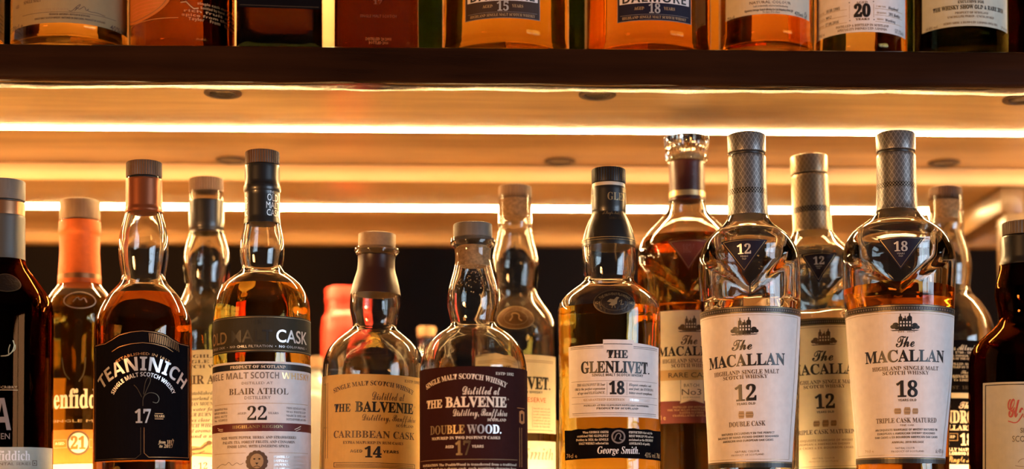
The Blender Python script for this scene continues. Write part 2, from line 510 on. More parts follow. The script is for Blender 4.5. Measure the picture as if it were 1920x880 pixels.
        return np.stack([(r + off) * np.sin(th), -(r + off) * np.cos(th), z], -1)

# ---- things printed on labels: each returns a maker(arcx) -> points, faces, material, layer
def T(txt, x0, x1, y0, y1, st='b', ink=None, arc=0.0, fat=0.0, layer=2, slope=0.0):
    def mk(A):
        h = y1 - y0
        ym = (y0 + y1) / 2
        a0, a1 = A(x0, ym), A(x1, ym)
        co, fc = text_flat(txt, st, 1 if h < 9 else (2 if h < 20 else 4), fat)
        if len(co) == 0: return co, fc, ink, layer
        co = co.copy(); w = co[:, 0].max() - co[:, 0].min()
        hh = co[:, 1] * h / cap_h(st)
        if not arc:
            x = a0 + (co[:, 0] - co[:, 0].min()) / w * (a1 - a0); y = y1 - hh + slope * (x - (a0 + a1) / 2)
        else:
            half = (a1 - a0) / 2; Rc = (half ** 2 + arc ** 2) / (2 * arc); L = 2 * Rc * (math.asin(min(1, half / Rc)) if arc <= half else math.pi - math.asin(half / Rc))
            ang = ((co[:, 0] - co[:, 0].min()) / w - 0.5) * L / Rc
            x = (a0 + a1) / 2 + (Rc + hh) * np.sin(ang); y = y1 + Rc - (Rc + hh) * np.cos(ang)
        return np.stack([x, y], -1), fc, ink, layer
    return mk
def Poly(pts, ink, layer=1):
    def mk(A):
        p = np.array([(A(x, y), y) for x, y in pts]); return p, [tuple(range(len(p)))], ink, layer
    return mk
def Rect(x0, y0, x1, y1, ink, layer=1, slant=0.0):
    def mk(A):
        p = np.array([(A(x0, y0), y0), (A(x1, y0), y0), (A(x1 - slant, y1), y1), (A(x0 + slant, y1), y1)])
        return p, [(0, 1, 2, 3)], ink, layer
    return mk
def Ell(cx, cy_, rx, ry, ink, layer=1, n=40, hole=0.0):
    def mk(A):
        a = A(cx, cy_); t = np.linspace(0, 2 * math.pi, n, endpoint=False)
        p = np.stack([a + rx * np.cos(t), cy_ + ry * np.sin(t)], -1)
        if not hole: return p, [tuple(range(n))], ink, layer
        q = np.stack([a + (rx - hole) * np.cos(t), cy_ + (ry - hole) * np.sin(t)], -1)
        return np.concatenate([p, q]), [(i, (i + 1) % n, n + (i + 1) % n, n + i) for i in range(n)], ink, layer
    return mk
def Line(pts, w, ink, layer=2, smooth=0):
    def mk(A):
        p = np.array([(A(x, y), y) for x, y in pts], float)
        for _ in range(smooth):
            q = [p[0]]
            for i in range(len(p) - 1): q += [p[i] * .75 + p[i + 1] * .25, p[i] * .25 + p[i + 1] * .75]
            p = np.array(q + [p[-1]])
        d = np.gradient(p, axis=0); d /= np.maximum(np.linalg.norm(d, axis=1, keepdims=True), 1e-6)
        nrm = np.stack([-d[:, 1], d[:, 0]], -1) * w / 2
        n = len(p)
        return np.concatenate([p + nrm, p - nrm]), [(i, i + 1, n + i + 1, n + i) for i in range(n - 1)], ink, layer
    return mk
def Frame(x0, y0, x1, y1, w, ink, layer=2):
    return [Rect(x0, y0, x1, y0 + w, ink, layer), Rect(x0, y1 - w, x1, y1, ink, layer), Rect(x0, y0, x0 + w, y1, ink, layer), Rect(x1 - w, y0, x1, y1, ink, layer)]
def castle(cx, cy_, w, ink, paper):          # the little engraved manor house with trees
    k = w / 50; P = lambda *q: Poly([(cx + a * k, cy_ + b * k) for a, b in q], ink, 2)
    o = [P((-10, -6), (12, -6), (12, 13), (-10, 13)), P((-10, -6), (-10, -11), (-7, -14), (-4, -11), (-4, -6)), P((4, -6), (4, -11), (8, -15), (12, -11), (12, -6)),
         P((-3, -6), (-3, -9), (3, -9), (3, -6)), P((-8, -13), (-8, -17), (-6, -17), (-6, -13)), P((7, -14), (7, -18), (9, -18), (9, -14)), P((0, -9), (0, -13), (1.5, -13), (1.5, -9))]
    for a in (-7.5, -2.5, 2.5, 7.5):
        for b in (-3, 3): o.append(Poly([(cx + (a) * k, cy_ + b * k), (cx + (a + 2.4) * k, cy_ + b * k), (cx + (a + 2.4) * k, cy_ + (b + 3.6) * k), (cx + a * k, cy_ + (b + 3.6) * k)], paper, 3))
    for a, b, r in ((-15, 3, 5), (-19, 7, 5), (-13, 9, 4.5), (17, 4, 5), (21, 8, 4.5), (15, 9, 4)):
        o.append(Ell(cx + a * k, cy_ + b * k, r * k, r * k * .8, ink, 1, 11))
    o.append(P((-24, 13), (25, 13), (20, 15), (-20, 15)))
    return o
def cask(x0, y0, x1, y1, ink, line):
    c = (x0 + x1) / 2; m = (y0 + y1) / 2; b = (x1 - x0) * .1
    return [Poly([(x0 + b, y0), (x1 - b, y0), (x1, m), (x1 - b, y1), (x0 + b, y1), (x0, m)], ink, 2),
            Line([(x0 + b * .4, y0 + (y1 - y0) * .28), (x1 - b * .4, y0 + (y1 - y0) * .28)], 0.8, line, 3), Line([(x0 + b * .4, y1 - (y1 - y0) * .28), (x1 - b * .4, y1 - (y1 - y0) * .28)], 0.8, line, 3)]
def para(lines, x0, x1, y, dy, h, st, ink):
    out = []
    for i, l in enumerate(lines):
        a, b = (x0, x1) if isinstance(l, str) else l[1:]
        out.append(T(l if isinstance(l, str) else l[0], a, b, y + i * dy, y + i * dy + h, st, ink))
    return out

# ------------------------------------------------------------------ the room
Y0 = 1.19                                              # front of the upper shelf
Z_LIP = on_plane(960, 158, Y0).z                        # foot of its front face
N_D, N_R = 0.044, 0.0067                               # the nosing's depth, and how far its underside rises to the back
Z_U = Z_LIP + N_R + 0.0035                             # underside of the front board
Z_T = on_plane(960, 88, Y0).z                          # top of the upper shelf
Z_S = 0.025                                            # top of the lower shelf
Y_B = on_height(960, 311, Z_U).y                       # joint between the two halves of the shelf
Z_U2 = Z_U - 0.0165                                    # underside of the rear half
Y_E = on_height(960, 437, Z_U2).y                      # rear lip
Y_L1 = on_height(960, 248, Z_U - 0.0015).y; Y_L2 = on_height(960, 393, Z_U2 - 0.0015).y
XL, XR = -1.15, 1.15
E_ = EYE
M_UNDER = wood('oiled_oak', (0.20, 0.115, 0.048), (0.46, 0.285, 0.115), 0.30, (1.5, 16, 16), 0.05, 0.15, 0.4)
M_NOSE = wood('dark_lacquered_oak', (0.010, 0.0035, 0.0015), (0.034, 0.012, 0.004), 0.22, (1.2, 18, 18), 0.10, 0.0, 0.25, 0.8)
M_REAR = wood('rear_oak', (0.22, 0.125, 0.050), (0.40, 0.245, 0.105), 0.34, (1.5, 14, 14), 0.05, 0.25)
M_POST = wood('post_oak', (0.10, 0.055, 0.025), (0.18, 0.105, 0.045), 0.35, (14, 14, 1.2), 0.05)
M_MOULD_LIT = wood('lit_oak_moulding', (0.62, 0.40, 0.20), (0.78, 0.54, 0.30), 0.4, (1.5, 16, 16), 0.04, 0.2)  # same oak made paler: strip light on its face put into the colour
M_LOW = wood('lower_oak', (0.42, 0.23, 0.09), (0.60, 0.36, 0.15), 0.3, (1.5, 14, 14), 0.05, 0.3)
M_WALL = plain('dark_wall_paint', (0.030, 0.020, 0.015), 0.8, noise=0.15, nscale=3)
M_CEIL = plain('dark_ceiling_paint', (0.05, 0.035, 0.025), 0.85, noise=0.1, nscale=3)
M_FLOOR = wood('floor_boards', (0.05, 0.025, 0.012), (0.10, 0.05, 0.025), 0.4, (1.0, 6, 6), 0.1)
M_PANEL = wood('honey_panel', (0.34, 0.215, 0.09), (0.48, 0.32, 0.15), 0.5, (0.8, 3, 3), 0.03)
M_FRAME = plain('window_paint', (0.35, 0.33, 0.30), 0.5, noise=0.05)
M_PANE = glow('daylight_pane', WINDOW_COL, WINDOW_POWER)
M_LED = glow('led_diffuser', LED_COL, LED_POWER)
M_LED_LOW = glow('led_diffuser_low', LED_COL, LED_LOW_POWER)
M_ALU = plain('led_channel_metal', (0.35, 0.25, 0.16), 0.35, 0.9)
M_DISC = plain('spotlight_metal', (0.030, 0.016, 0.010), 0.45, 0.3)
M_LENS = plain('spotlight_glass', (0.04, 0.03, 0.02), 0.2)

def struct(name, lo, hi, m):
    o = link(name, box_mesh(name, lo, hi), None, [m]); o['kind'] = 'structure'; return o
RX0, RX1, RY0, RY1, RZ = -3.0, 2.7, -3.0, 4.2, 3.0
struct('floor', (RX0, RY0, -0.1), (RX1, RY1, 0), M_FLOOR)
struct('ceiling', (RX0, RY0, RZ), (RX1, RY1, RZ + 0.1), M_CEIL)
struct('wall_back', (RX0, RY1, 0), (RX1, RY1 + 0.1, RZ), M_WALL)
struct('wall_front', (RX0, RY0 - 0.1, 0), (RX1, RY0, RZ), M_WALL)
struct('wall_left', (RX0 - 0.1, RY0, 0), (RX0, RY1, RZ), M_WALL)
struct('wall_right', (RX1, RY0, 0), (RX1 + 0.1, RY1, RZ), M_WALL)
# tall window on the wall to the right of the bar: frame, mullions and bright panes
WY0, WY1, WZ0, WZ1 = -2.2, -0.1, 0.5, 2.0
bmw = bmesh.new()
def addbox(bm, lo, hi):
    r = bmesh.ops.create_cube(bm, size=1)
    for v in r['verts']:
        for k in range(3): v.co[k] = lo[k] + (v.co[k] + .5) * (hi[k] - lo[k])
fx0, fx1 = RX1 - 0.06, RX1 - 0.001
addbox(bmw, (fx0, WY0 - .06, WZ0 - .06), (fx1, WY0, WZ1 + .06)); addbox(bmw, (fx0, WY1, WZ0 - .06), (fx1, WY1 + .06, WZ1 + .06))
addbox(bmw, (fx0, WY0, WZ0 - .06), (fx1, WY1, WZ0)); addbox(bmw, (fx0, WY0, WZ1), (fx1, WY1, WZ1 + .06))
addbox(bmw, (fx0, -1.18, WZ0), (fx1, -1.10, WZ1))
for zz in (1.0, 1.5): addbox(bmw, (fx0, WY0, zz - .02), (fx1, WY1, zz + .02))
mw = bpy.data.meshes.new('window_1'); bmw.to_mesh(mw); bmw.free()
win = link('window_1', mw, None, [M_FRAME]); win['kind'] = 'structure'
pane = link('window_pane', box_mesh('window_pane', (RX1 - 0.03, WY0, WZ0), (RX1 - 0.02, WY1, WZ1)), win, [M_PANE]); pane['kind'] = 'structure'

# ------------------------------------------------------------------ the bar shelving
shelf = empty('bar_shelf', (0, 0, 0)); tag(shelf, 'upper oak bar shelf with dark rounded front edge, carrying the top row of bottles', 'shelf')
nose = [(Y0 + 0.003, Z_T), (Y0 + 0.0008, Z_T - 0.0012), (Y0, Z_T - 0.004), (Y0, Z_LIP + 0.0055), (Y0 + 0.0004, Z_LIP + 0.0035), (Y0 + 0.0014, Z_LIP + 0.0018),
        (Y0 + 0.003, Z_LIP + 0.0006), (Y0 + 0.005, Z_LIP + 0.0002), (Y0 + 0.008, Z_LIP + 0.0003), (Y0 + 0.014, Z_LIP + 0.0009), (Y0 + 0.024, Z_LIP + 0.0023), (Y0 + 0.034, Z_LIP + 0.0042), (Y0 + N_D - .001, Z_LIP + N_R - 0.0002), (Y0 + N_D, Z_LIP + N_R + .0006), (Y0 + N_D, Z_U), (Y0 + N_D, Z_T)]
wob = lambda x: 0.45 * math.sin(x * 23 + 1.0) + 0.35 * math.sin(x * 51 + 2.2) + 0.3 * math.sin(x * 97) + 0.2 * math.sin(x * 171 + .7)
nr = []                                                # underside waved along its length to break up the strip's reflection
for x in np.linspace(XL, XR, 300):
    nr.append([(x, y, E_ + z + (0.0013 * wob(x) * ((y - Y0) / N_D - .35) if y > Y0 + .004 and z < Z_U - .0005 else 0)) for y, z in nose])
link('nosing', finish(rings_mesh('nosing', np.array(nr)), True, 30), shelf, [M_NOSE])
link('board', box_mesh('board', (XL, Y0 + N_D, E_ + Z_U), (XR, Y_B, E_ + Z_T), 0), shelf, [M_UNDER])
rear = [(Y_B, Z_T), (Y_B, Z_U2 + 0.004), (Y_B + 0.0012, Z_U2 + 0.0012), (Y_B + 0.004, Z_U2), (Y_E, Z_U2), (Y_E, Z_T)]
link('rear_board', extrude_x('rear_board', [(y, z + E_) for y, z in rear], XL, XR), shelf, [M_REAR])
mo = [(Y_B - 0.0005, Z_U), (Y_B - 0.004, Z_U - .001), (Y_B - 0.006, Z_U - 0.006), (Y_B - 0.0065, Z_U - 0.011), (Y_B - 0.0045, Z_U2 - .0006), (Y_B - .0005, Z_U2 - .001)]
link('moulding', extrude_x('moulding', [(y, z + E_) for y, z in mo], XL, XR), shelf, [M_MOULD_LIT])
zb = Z_U2 - 0.013
lip = [(Y_E, Z_T), (Y_E, zb + 0.004), (Y_E + 0.0015, zb + 0.001), (Y_E + 0.004, zb), (Y_E + 0.016, zb), (Y_E + 0.020, zb + 0.004), (Y_E + 0.020, Z_T)]
link('rear_lip', extrude_x('rear_lip', [(y, z + E_) for y, z in lip], XL, XR), shelf, [M_UNDER])
XP = on_height(1840, 372, Z_U2).x
link('side_rail', box_mesh('side_rail', (XP, Y_B + 0.005, E_ + Z_U2 - 0.027), (XP + 0.022, Y_E, E_ + Z_U2), 0.001), shelf, [M_POST])

lower = empty('bar_shelf', (0, 0, 0)); tag(lower, 'lower oak bar shelf that the second row of bottles stands on', 'shelf')
Y_G = 1.276                                             # a lit groove runs along between the two rows of bottles
link('board', box_mesh('board', (XL, 1.085, E_ + Z_S - 0.034), (XR, Y_G - 0.007, E_ + Z_S), 0.0005), lower, [M_LOW])
link('middle_board', box_mesh('middle_board', (XL, Y_G + 0.007, E_ + Z_S - 0.034), (XR, 1.52, E_ + Z_S), 0.0005), lower, [M_LOW])
r = empty('led_strip', (0, Y_G, E_ + Z_S - 0.004)); tag(r, 'strip light set in the lower shelf between its two rows of bottles', 'light strip', 'LED strips under the shelves')
link('channel', box_mesh('channel', (XL, -0.0065, -0.006), (XR, 0.0065, 0)), r, [M_ALU])
link('diffuser', box_mesh('diffuser', (XL, -0.0058, 0), (XR, 0.0058, 0.003), 0.0008), r, [M_LED_LOW])
link('rear_board', box_mesh('rear_board', (XL, 1.5205, E_ + Z_S - 0.034), (XR, Y_E + 0.02, E_ + Z_S), 0.003), lower, [M_LOW])
top = empty('bar_shelf', (0, 0, 0)); tag(top, 'oak bar shelf above the top row, outside the photo', 'shelf')
Z_T2 = Z_T + 0.36
link('board', box_mesh('board', (XL, Y0, E_ + Z_T2), (XR, Y_E + 0.02, E_ + Z_T2 + 0.034), 0.003), top, [M_UNDER])
bp = link('back_panel', box_mesh('back_panel', (XL, Y_E - 0.03, E_ + Z_T), (XR, Y_E - 0.015, E_ + Z_T2), 0.001), None, [M_PANEL])
tag(bp, 'honey coloured wood panel behind the top row of bottles', 'panel')
for nm, x0, lab in (('shelf_post', XP + 0.006, 'brown wooden post behind the dark bottle at the right end'), ('shelf_post', -1.10, 'brown wooden post at the far left end of the shelving, outside the photo')):
    o = link(nm, box_mesh(nm, (x0, Y_B + 0.006, E_ + Z_S), (x0 + 0.035, Y_B + 0.041, E_ + Z_U2), 0.003), None, [M_POST])
    tag(o, lab, 'post')
for x0 in (XL - 0.03, XR):
    o = link('cabinet_upright', box_mesh('cabinet_upright', (x0, Y0 - 0.09, 0.001), (x0 + 0.03, Y_E + 0.02, E_ + Z_T2 + 0.034), 0.002), None, [M_LOW])
    tag(o, 'tall oak side board closing the %s end of the bar shelving' % ('left' if x0 < 0 else 'right'), 'side board')
def strip(lab, x0, x1, Y, z, w, h):
    r = empty('led_strip', ((x0 + x1) / 2, Y, E_ + z)); tag(r, lab, 'light strip', 'LED strips under the shelves')
    L = (x1 - x0) / 2
    link('channel', box_mesh('channel', (-L, -w / 2 - .0008, -0.0004), (L, w / 2 + .0008, 0), 0), r, [M_ALU])
    link('diffuser', box_mesh('diffuser', (-L, -w / 2, -h), (L, w / 2, -0.0004), 0.0003), r, [M_LED])
strip('long glowing strip light under the front of the upper shelf, just above the bottle caps', XL, XR, Y_L1, Z_U, 0.0095, 0.0008)
strip('lower, blurred strip light under the rear half of the upper shelf', XL, min(on_height(1745, 396, Z_U2).x, XP - 0.004), Y_L2, Z_U2, 0.016, 0.0010)
strip('strip light under the shelf above the top row, outside the photo', XL, XR, Y_E - 0.13, Z_T2, 0.014, 0.001)
def spot(px, py, lab):
    p = on_height(px, py, Z_U); r = 0.0155
    e = empty('recessed_spotlight', (p.x, p.y, E_ + Z_U)); tag(e, lab, 'spotlight', 'unlit spotlights under the upper shelf')
    th = np.linspace(0, 2 * math.pi, 40, endpoint=False)
    me = rings_mesh('rim', np.array([np.stack([a * np.cos(th), a * np.sin(th), np.full_like(th, b)], -1) for a, b in ((r, 0), (r, -.0012), (r * .95, -.0018), (r * .74, -.0018), (r * .70, -.0006))]))
    link('rim', finish(me), e, [M_DISC])
    me = rings_mesh('lens', np.array([np.stack([a * np.cos(th), a * np.sin(th), np.full_like(th, b)], -1) for a, b in ((r * .70, -.0007), (r * .66, -.0011))]))
    link('lens', finish(me), e, [M_LENS])
spot(418, 173.5, 'unlit round spotlight half hidden by the shelf edge, near the square dark bottle')
spot(1120, 176.5, 'unlit round spotlight half hidden by the shelf edge, below the bottle marked 18')
spot(1915, 185, 'unlit round spotlight at the shelf edge by the right border')
spot(435, 300, 'blurred unlit spotlight farther back, over the tall capped bottle marked 22')
spot(1050, 302, 'blurred unlit spotlight farther back, over the black capped bottle marked 18')
spot(1770, 305, 'blurred unlit spotlight farther back at the right, over the small dark cap')

# ------------------------------------------------------------------ lower shelf, front row
GRP_F = 'whisky bottles in the front row of the lower shelf'
GRP_R = 'whisky bottles in the rear row of the lower shelf'
GRP_U = 'whisky bottles on the upper shelf'
def lower_bottle(label, c, Y, group=GRP_F, **k): return Bottle('whisky_bottle', label, c, Y, Z_S, 'bottle', group, **k)
BASE_Y = 925

# dark bottle cut by the left border
b = lower_bottle('dark brown bottle cut by the left border, grey sleeve under a wood cap', [(335, 1.5), (840, 2.0)], 1.22)
b.glass([(395, 38), (480, 39), (495, 42), (505, 46), (522, 59), (537, 70), (553, 81), (567, 88), (580, 92), (600, 93), (BASE_Y, 93)], M_BROWN)
b.liquid(500, L_DEEP)
b.turned('cap', [(332, 40), (370, 40)], C_WOODGREY)
b.turned('stopper_ring', [(370, 37.5), (374, 37.5)], C_BLACK)
b.turned('sleeve_band', [(373, 39.5), (394, 39.5), (400, 39.3)], S_BAND, over=0.0003)
sl = b.turned('sleeve', [(399, 40), (482, 41)], S_GREY, over=0.0004, bevel=0.0004)
b.label('sleeve_print', [Poly([(12, 425), (9, 448), (15, 448)], I_TAN), Rect(8, 448, 16, 450, I_TAN), T('XV', 9, 15, 452, 456, 's', I_TAN)], 440, off=0.0007, parent=sl)
b.label('medallion', [Ell(8, 530, 27, 17, M_BLACKMEDAL, 0), Ell(8, 530, 27, 17, I_BRONZE, 1, hole=1.5)], 530, off=0.0006, ystep=6)
b.label('antler_emblem', [Line([(14, 666), (8, 667.5), (0, 668)], 2, I_DULLGOLD), Line([(0, 668), (12, 667), (20, 660), (24, 648), (21, 638)], 2.0, I_DULLGOLD, smooth=2), Line([(14, 666), (13, 656), (16, 646)], 1.6, I_DULLGOLD, smooth=2), Line([(21, 659), (25, 655), (25, 646)], 1.4, I_DULLGOLD, smooth=1),
    Rect(-60, 731, 30, 732.2, I_TAN), T('SINGLE MALT SCRIBRY', -55, 29, 724, 729, 's', I_TAN)], 690)
b.label('lettering', [T('I P A', -75, 19, 747, 807, 'sb', I_GREY), T('EXPERIMENTAL EN', -80, 17, 813, 824, 's', I_GREY)], 790)
b.label('label', [Rect(-100, 839, 94, 918, P_GREY, 0), T('Glenfiddich', -42, 53, 846, 864, 'b', I_WHITE, fat=.004), T('EXPERIMENTAL SERIES', -45, 54, 868, 873, 's', I_BROWN), *Frame(57, 864, 65, 874, 1, I_BROWN), Rect(60, 868, 62, 871, I_BROWN)], 865)

# black label seventeen
b = lower_bottle('amber bottle with a large black label marked 17 and a copper sleeve', [(310, 270.5), (860, 267.5)], 1.22)
b.glass([(328, 31), (392, 32), (400, 33), (425, 40), (445, 44.5), (465, 46), (485, 45), (505, 42), (522, 40), (530, 43), (540, 51), (553, 63), (570, 74), (588, 83), (605, 88.5), (622, 90), (700, 90), (BASE_Y, 89)], M_GLASS2)
b.liquid(556, L_DARK)
b.turned('cap', [(298, 33), (326, 33)], C_BROWN, 44, 0.0005)
b.turned('stopper_ring', [(326, 31), (331, 31)], C_BLACK)
b.turned('sleeve', [(330, 33), (332, 33.5), (384, 33.5), (388, 35.5), (392, 35.5), (394, 33)], S_COPPER, over=0.0003, bevel=.0005)
lab = [(181, 641), (200, 640), (212, 634), (225, 626), (245, 621), (268, 619), (290, 621), (310, 626), (324, 634), (336, 640), (353, 641), (352, 863), (182, 863)]
it = [Poly(lab, P_BLACK, 0)]
edge = [(183, 643), (201, 642), (213, 636), (226, 628), (246, 623), (268, 621), (289, 623), (309, 628), (322, 636), (335, 642), (351, 643)]
it += [Line(edge, 0.9, I_COPPER, 2), Line([(x, y + 22) for x, y in edge[2:-2]], 0.9, I_COPPER, 2)]
for i in range(17):
    x = 279 + i * 3.2; y = 624 + (x - 268) ** 2 * .0042
    it.append(Line([(x, y), (x + 1.2 + .02 * (x - 268), y + 17)], 1.1, I_COPPER, 2))
it += [T('ESTABLISHED IN 1817', 222, 314, 661, 666, 's', I_COPPER, arc=14), T('TEANINICH', 197, 338, 669, 695, 'sb', I_SILVER, arc=33), T('SINGLE MALT SCOTCH WHISKY', 217, 321, 698, 706, 'sb', I_SILVER, arc=33),
       T('17', 254, 282, 769, 793, 'b', I_SILVER, fat=.015), T('YEARS', 288, 306, 778.5, 783, 'b', I_COPPER), Rect(289, 775.5, 304, 776.3, I_COPPER), Rect(289, 785.5, 304, 786.3, I_COPPER),
       T('from 1817', 295, 323, 826, 832.5, 'i', I_COPPER), T('to 2017', 297, 321, 834, 840, 'i', I_COPPER),
       Line([(268, 762), (268, 745), (278, 736), (292, 738), (298, 748), (293, 757), (285, 754)], 1.1, I_BRONZE, smooth=3), Line([(268, 748), (276, 728), (283, 712), (278, 706), (272, 716), (269, 740)], 1.1, I_BRONZE, smooth=3),
       Line([(266, 745), (258, 728), (252, 722)], 1.0, I_BRONZE, smooth=2),
       Line([(184, 646), (184, 860), (255, 860), (264, 852), (264, 802)], 0.9, I_BRONZE), Line([(350, 646), (350, 858), (278, 858), (270, 850), (270, 802)], 0.9, I_COPPER), Line([(320, 824), (322, 824)], 1, I_COPPER)]
b.label('label', it, 750)
b.label('back_label', [Rect(195, 660, 340, 860, P_CREAM, 0)], 750, back=True)  # unseen back label, added so strip light glows through the spirit

# wide black and silver labels, twenty-two
b = lower_bottle('tall bottle marked 22 with black sleeve, olive band and silver-white label', [(290, 492), (860, 491)], 1.22)
b.glass([(306, 30), (410, 30.5), (416, 32.5), (434, 36), (450, 39.5), (468, 41.5), (485, 40.5), (499, 38), (506, 37), (512, 42), (522, 57), (533, 70), (546, 79), (558, 84.5), (570, 87.5), (590, 89.5), (640, 90), (BASE_Y, 88)], M_GLASS2)
b.liquid(540, L_AMBER)
b.turned('cap', [(278, 32), (303, 32)], C_BROWN, 40, 0.0007)
sl = b.turned('sleeve', [(304, 32.5), (340, 32.5), (343, 34.5), (351, 34.5), (356, 32.5), (404, 32.5), (408, 33.5), (412, 33.5), (415, 32.5)], S_BLACK, over=0.0003, bevel=.0004)
b.label('sleeve_print', [T('THE', 506, 514, 357, 362, 's', I_SILVER), T('OLD', 501, 520, 363, 376, 's', I_SILVER), T('MALT', 499, 522, 378, 390, 's', I_SILVER), T('CASK', 500, 522, 392, 404, 's', I_SILVER), T('D', 461, 464, 367, 377, 's', I_SILVER), T('T', 461, 465, 378, 389, 's', I_SILVER), T('K', 461, 465, 392, 403, 's', I_SILVER)], 385, off=0.0011, parent=sl)
b.label('band_label', [Rect(396, 592, 586, 660, P_OLIVE, 0), Rect(396, 594, 586, 595, I_DULLGOLD), Rect(396, 656.5, 586, 657.5, I_DULLGOLD), T('THE', 472, 490, 600, 608, 's', I_OLIVE), T('OLD', 402, 428, 620, 642, 's', I_DULLGOLD, fat=.01), T('MALT', 436, 510, 619, 641, 's', I_OLIVE, fat=.012), T('CASK', 517, 573, 618, 641, 's', I_SILVER, fat=.012),
    T('SINGLE CASK  •  NO CHILL FILTRATION  •  NO COLOURING  •', 403, 572, 647, 651.5, 's', I_SILVER)], 625)
it = [Rect(396, 678, 586, 920, P_WHITE, 0), Rect(396, 682, 586, 693.5, I_BLACK), T('PRODUCT OF SCOTLAND', 434, 534, 685, 690.5, 'b', I_CREAM, layer=3),
      T('SINGLE MALT', 397, 467, 698, 710, 'sb', I_GREY), T('SCOTCH', 471, 522, 698, 710, 'sb', I_GREY), T('WHISKY', 527, 577, 698, 710, 'sb', I_GOLD), T('DISTILLED AT', 455, 511, 716, 721, 's', I_GREY), T('BLAIR ATHOL', 432, 539, 728, 739.5, 'b', I_BROWN),
      T('DISTILLERY', 460, 507, 743, 749, 's', I_GREY), Rect(405, 756, 575, 756.9, I_TAN), T('AGED', 447, 463, 773, 777, 'b', I_GREY), T('22', 465, 500, 763, 788, 'b', I_BLACK), T('YEARS', 502, 521, 773, 777, 'b', I_GREY),
      *para(['THIS BOTTLE WAS', 'BOTTLED FROM A', 'REFILL BUTT', 'No. 15802'], 405, 429, 763, 7, 4, 'b', I_GREY), *para(['THIS SINGLE CASK', 'WAS DISTILLED', 'MARCH 1995 AND', 'BOTTLED FEBRUARY 2018'], 535, 571, 763, 7, 4, 'b', I_GREY),
      Rect(396, 793.5, 586, 809, P_MAROON, 1), T('HIGHLAND REGION', 438, 529, 797.5, 803, 'b', I_DULLGOLD), Line([(411, 800), (415, 803), (421, 803)], 1.2, I_CREAM), Line([(412, 804), (416, 806), (421, 806)], 1, I_CREAM), Line([(550, 805), (556, 802), (562, 798)], 1.3, I_CREAM), Line([(552, 808), (556, 806), (561, 803)], 1, I_CREAM),
      T('NOSE: WHITE PEPPER, HERBS, AND STRAWBERRIES', 418, 553, 818, 823, 'b', I_BROWN), T('PALATE: TEA, FOREST FRUITS, AND CINNAMON.', 421, 551, 826.5, 831.5, 'b', I_BROWN), T('FINISH: LONG, WITH LINGERING SPICES.', 429, 541, 834.5, 839.5, 'b', I_BROWN), Rect(405, 849, 462, 849.8, I_TAN), Rect(503, 849, 575, 849.8, I_TAN),
      Line([(410, 876), (420, 868), (426, 872), (432, 864), (438, 874), (446, 866), (452, 872), (458, 868)], 1.0, I_GREY, smooth=2), *para(['DISTILLED, MATURED', 'BOTTLED IN SCOTLAND', 'HUNTER LAING & CO', 'GLASGOW SCOTLAND'], 512, 571, 855, 7.4, 4.5, 'b', I_SILVER)]
for k in range(14):                                     # lion's head crest
    a = k / 14 * 2 * math.pi
    it.append(Ell(482 + 15 * math.cos(a), 866 + 16 * math.sin(a), 5.5, 5.5, I_BROWN, 1, 12))
it += [Ell(482, 865, 12, 14, I_TAN, 2, 20), Ell(477.5, 861, 2, 1.5, I_BLACK, 3, 10), Ell(486.5, 861, 2, 1.5, I_BLACK, 3, 10), Poly([(479, 868), (485, 868), (482, 872)], I_BLACK, 3), Line([(476, 876), (482, 874), (488, 876)], 1.1, I_BLACK, 3)]
b.label('label', it, 770)
b.label('back_label', [Rect(420, 680, 565, 900, P_CREAM, 0)], 790, back=True)  # back label added to glow amber through the liquid

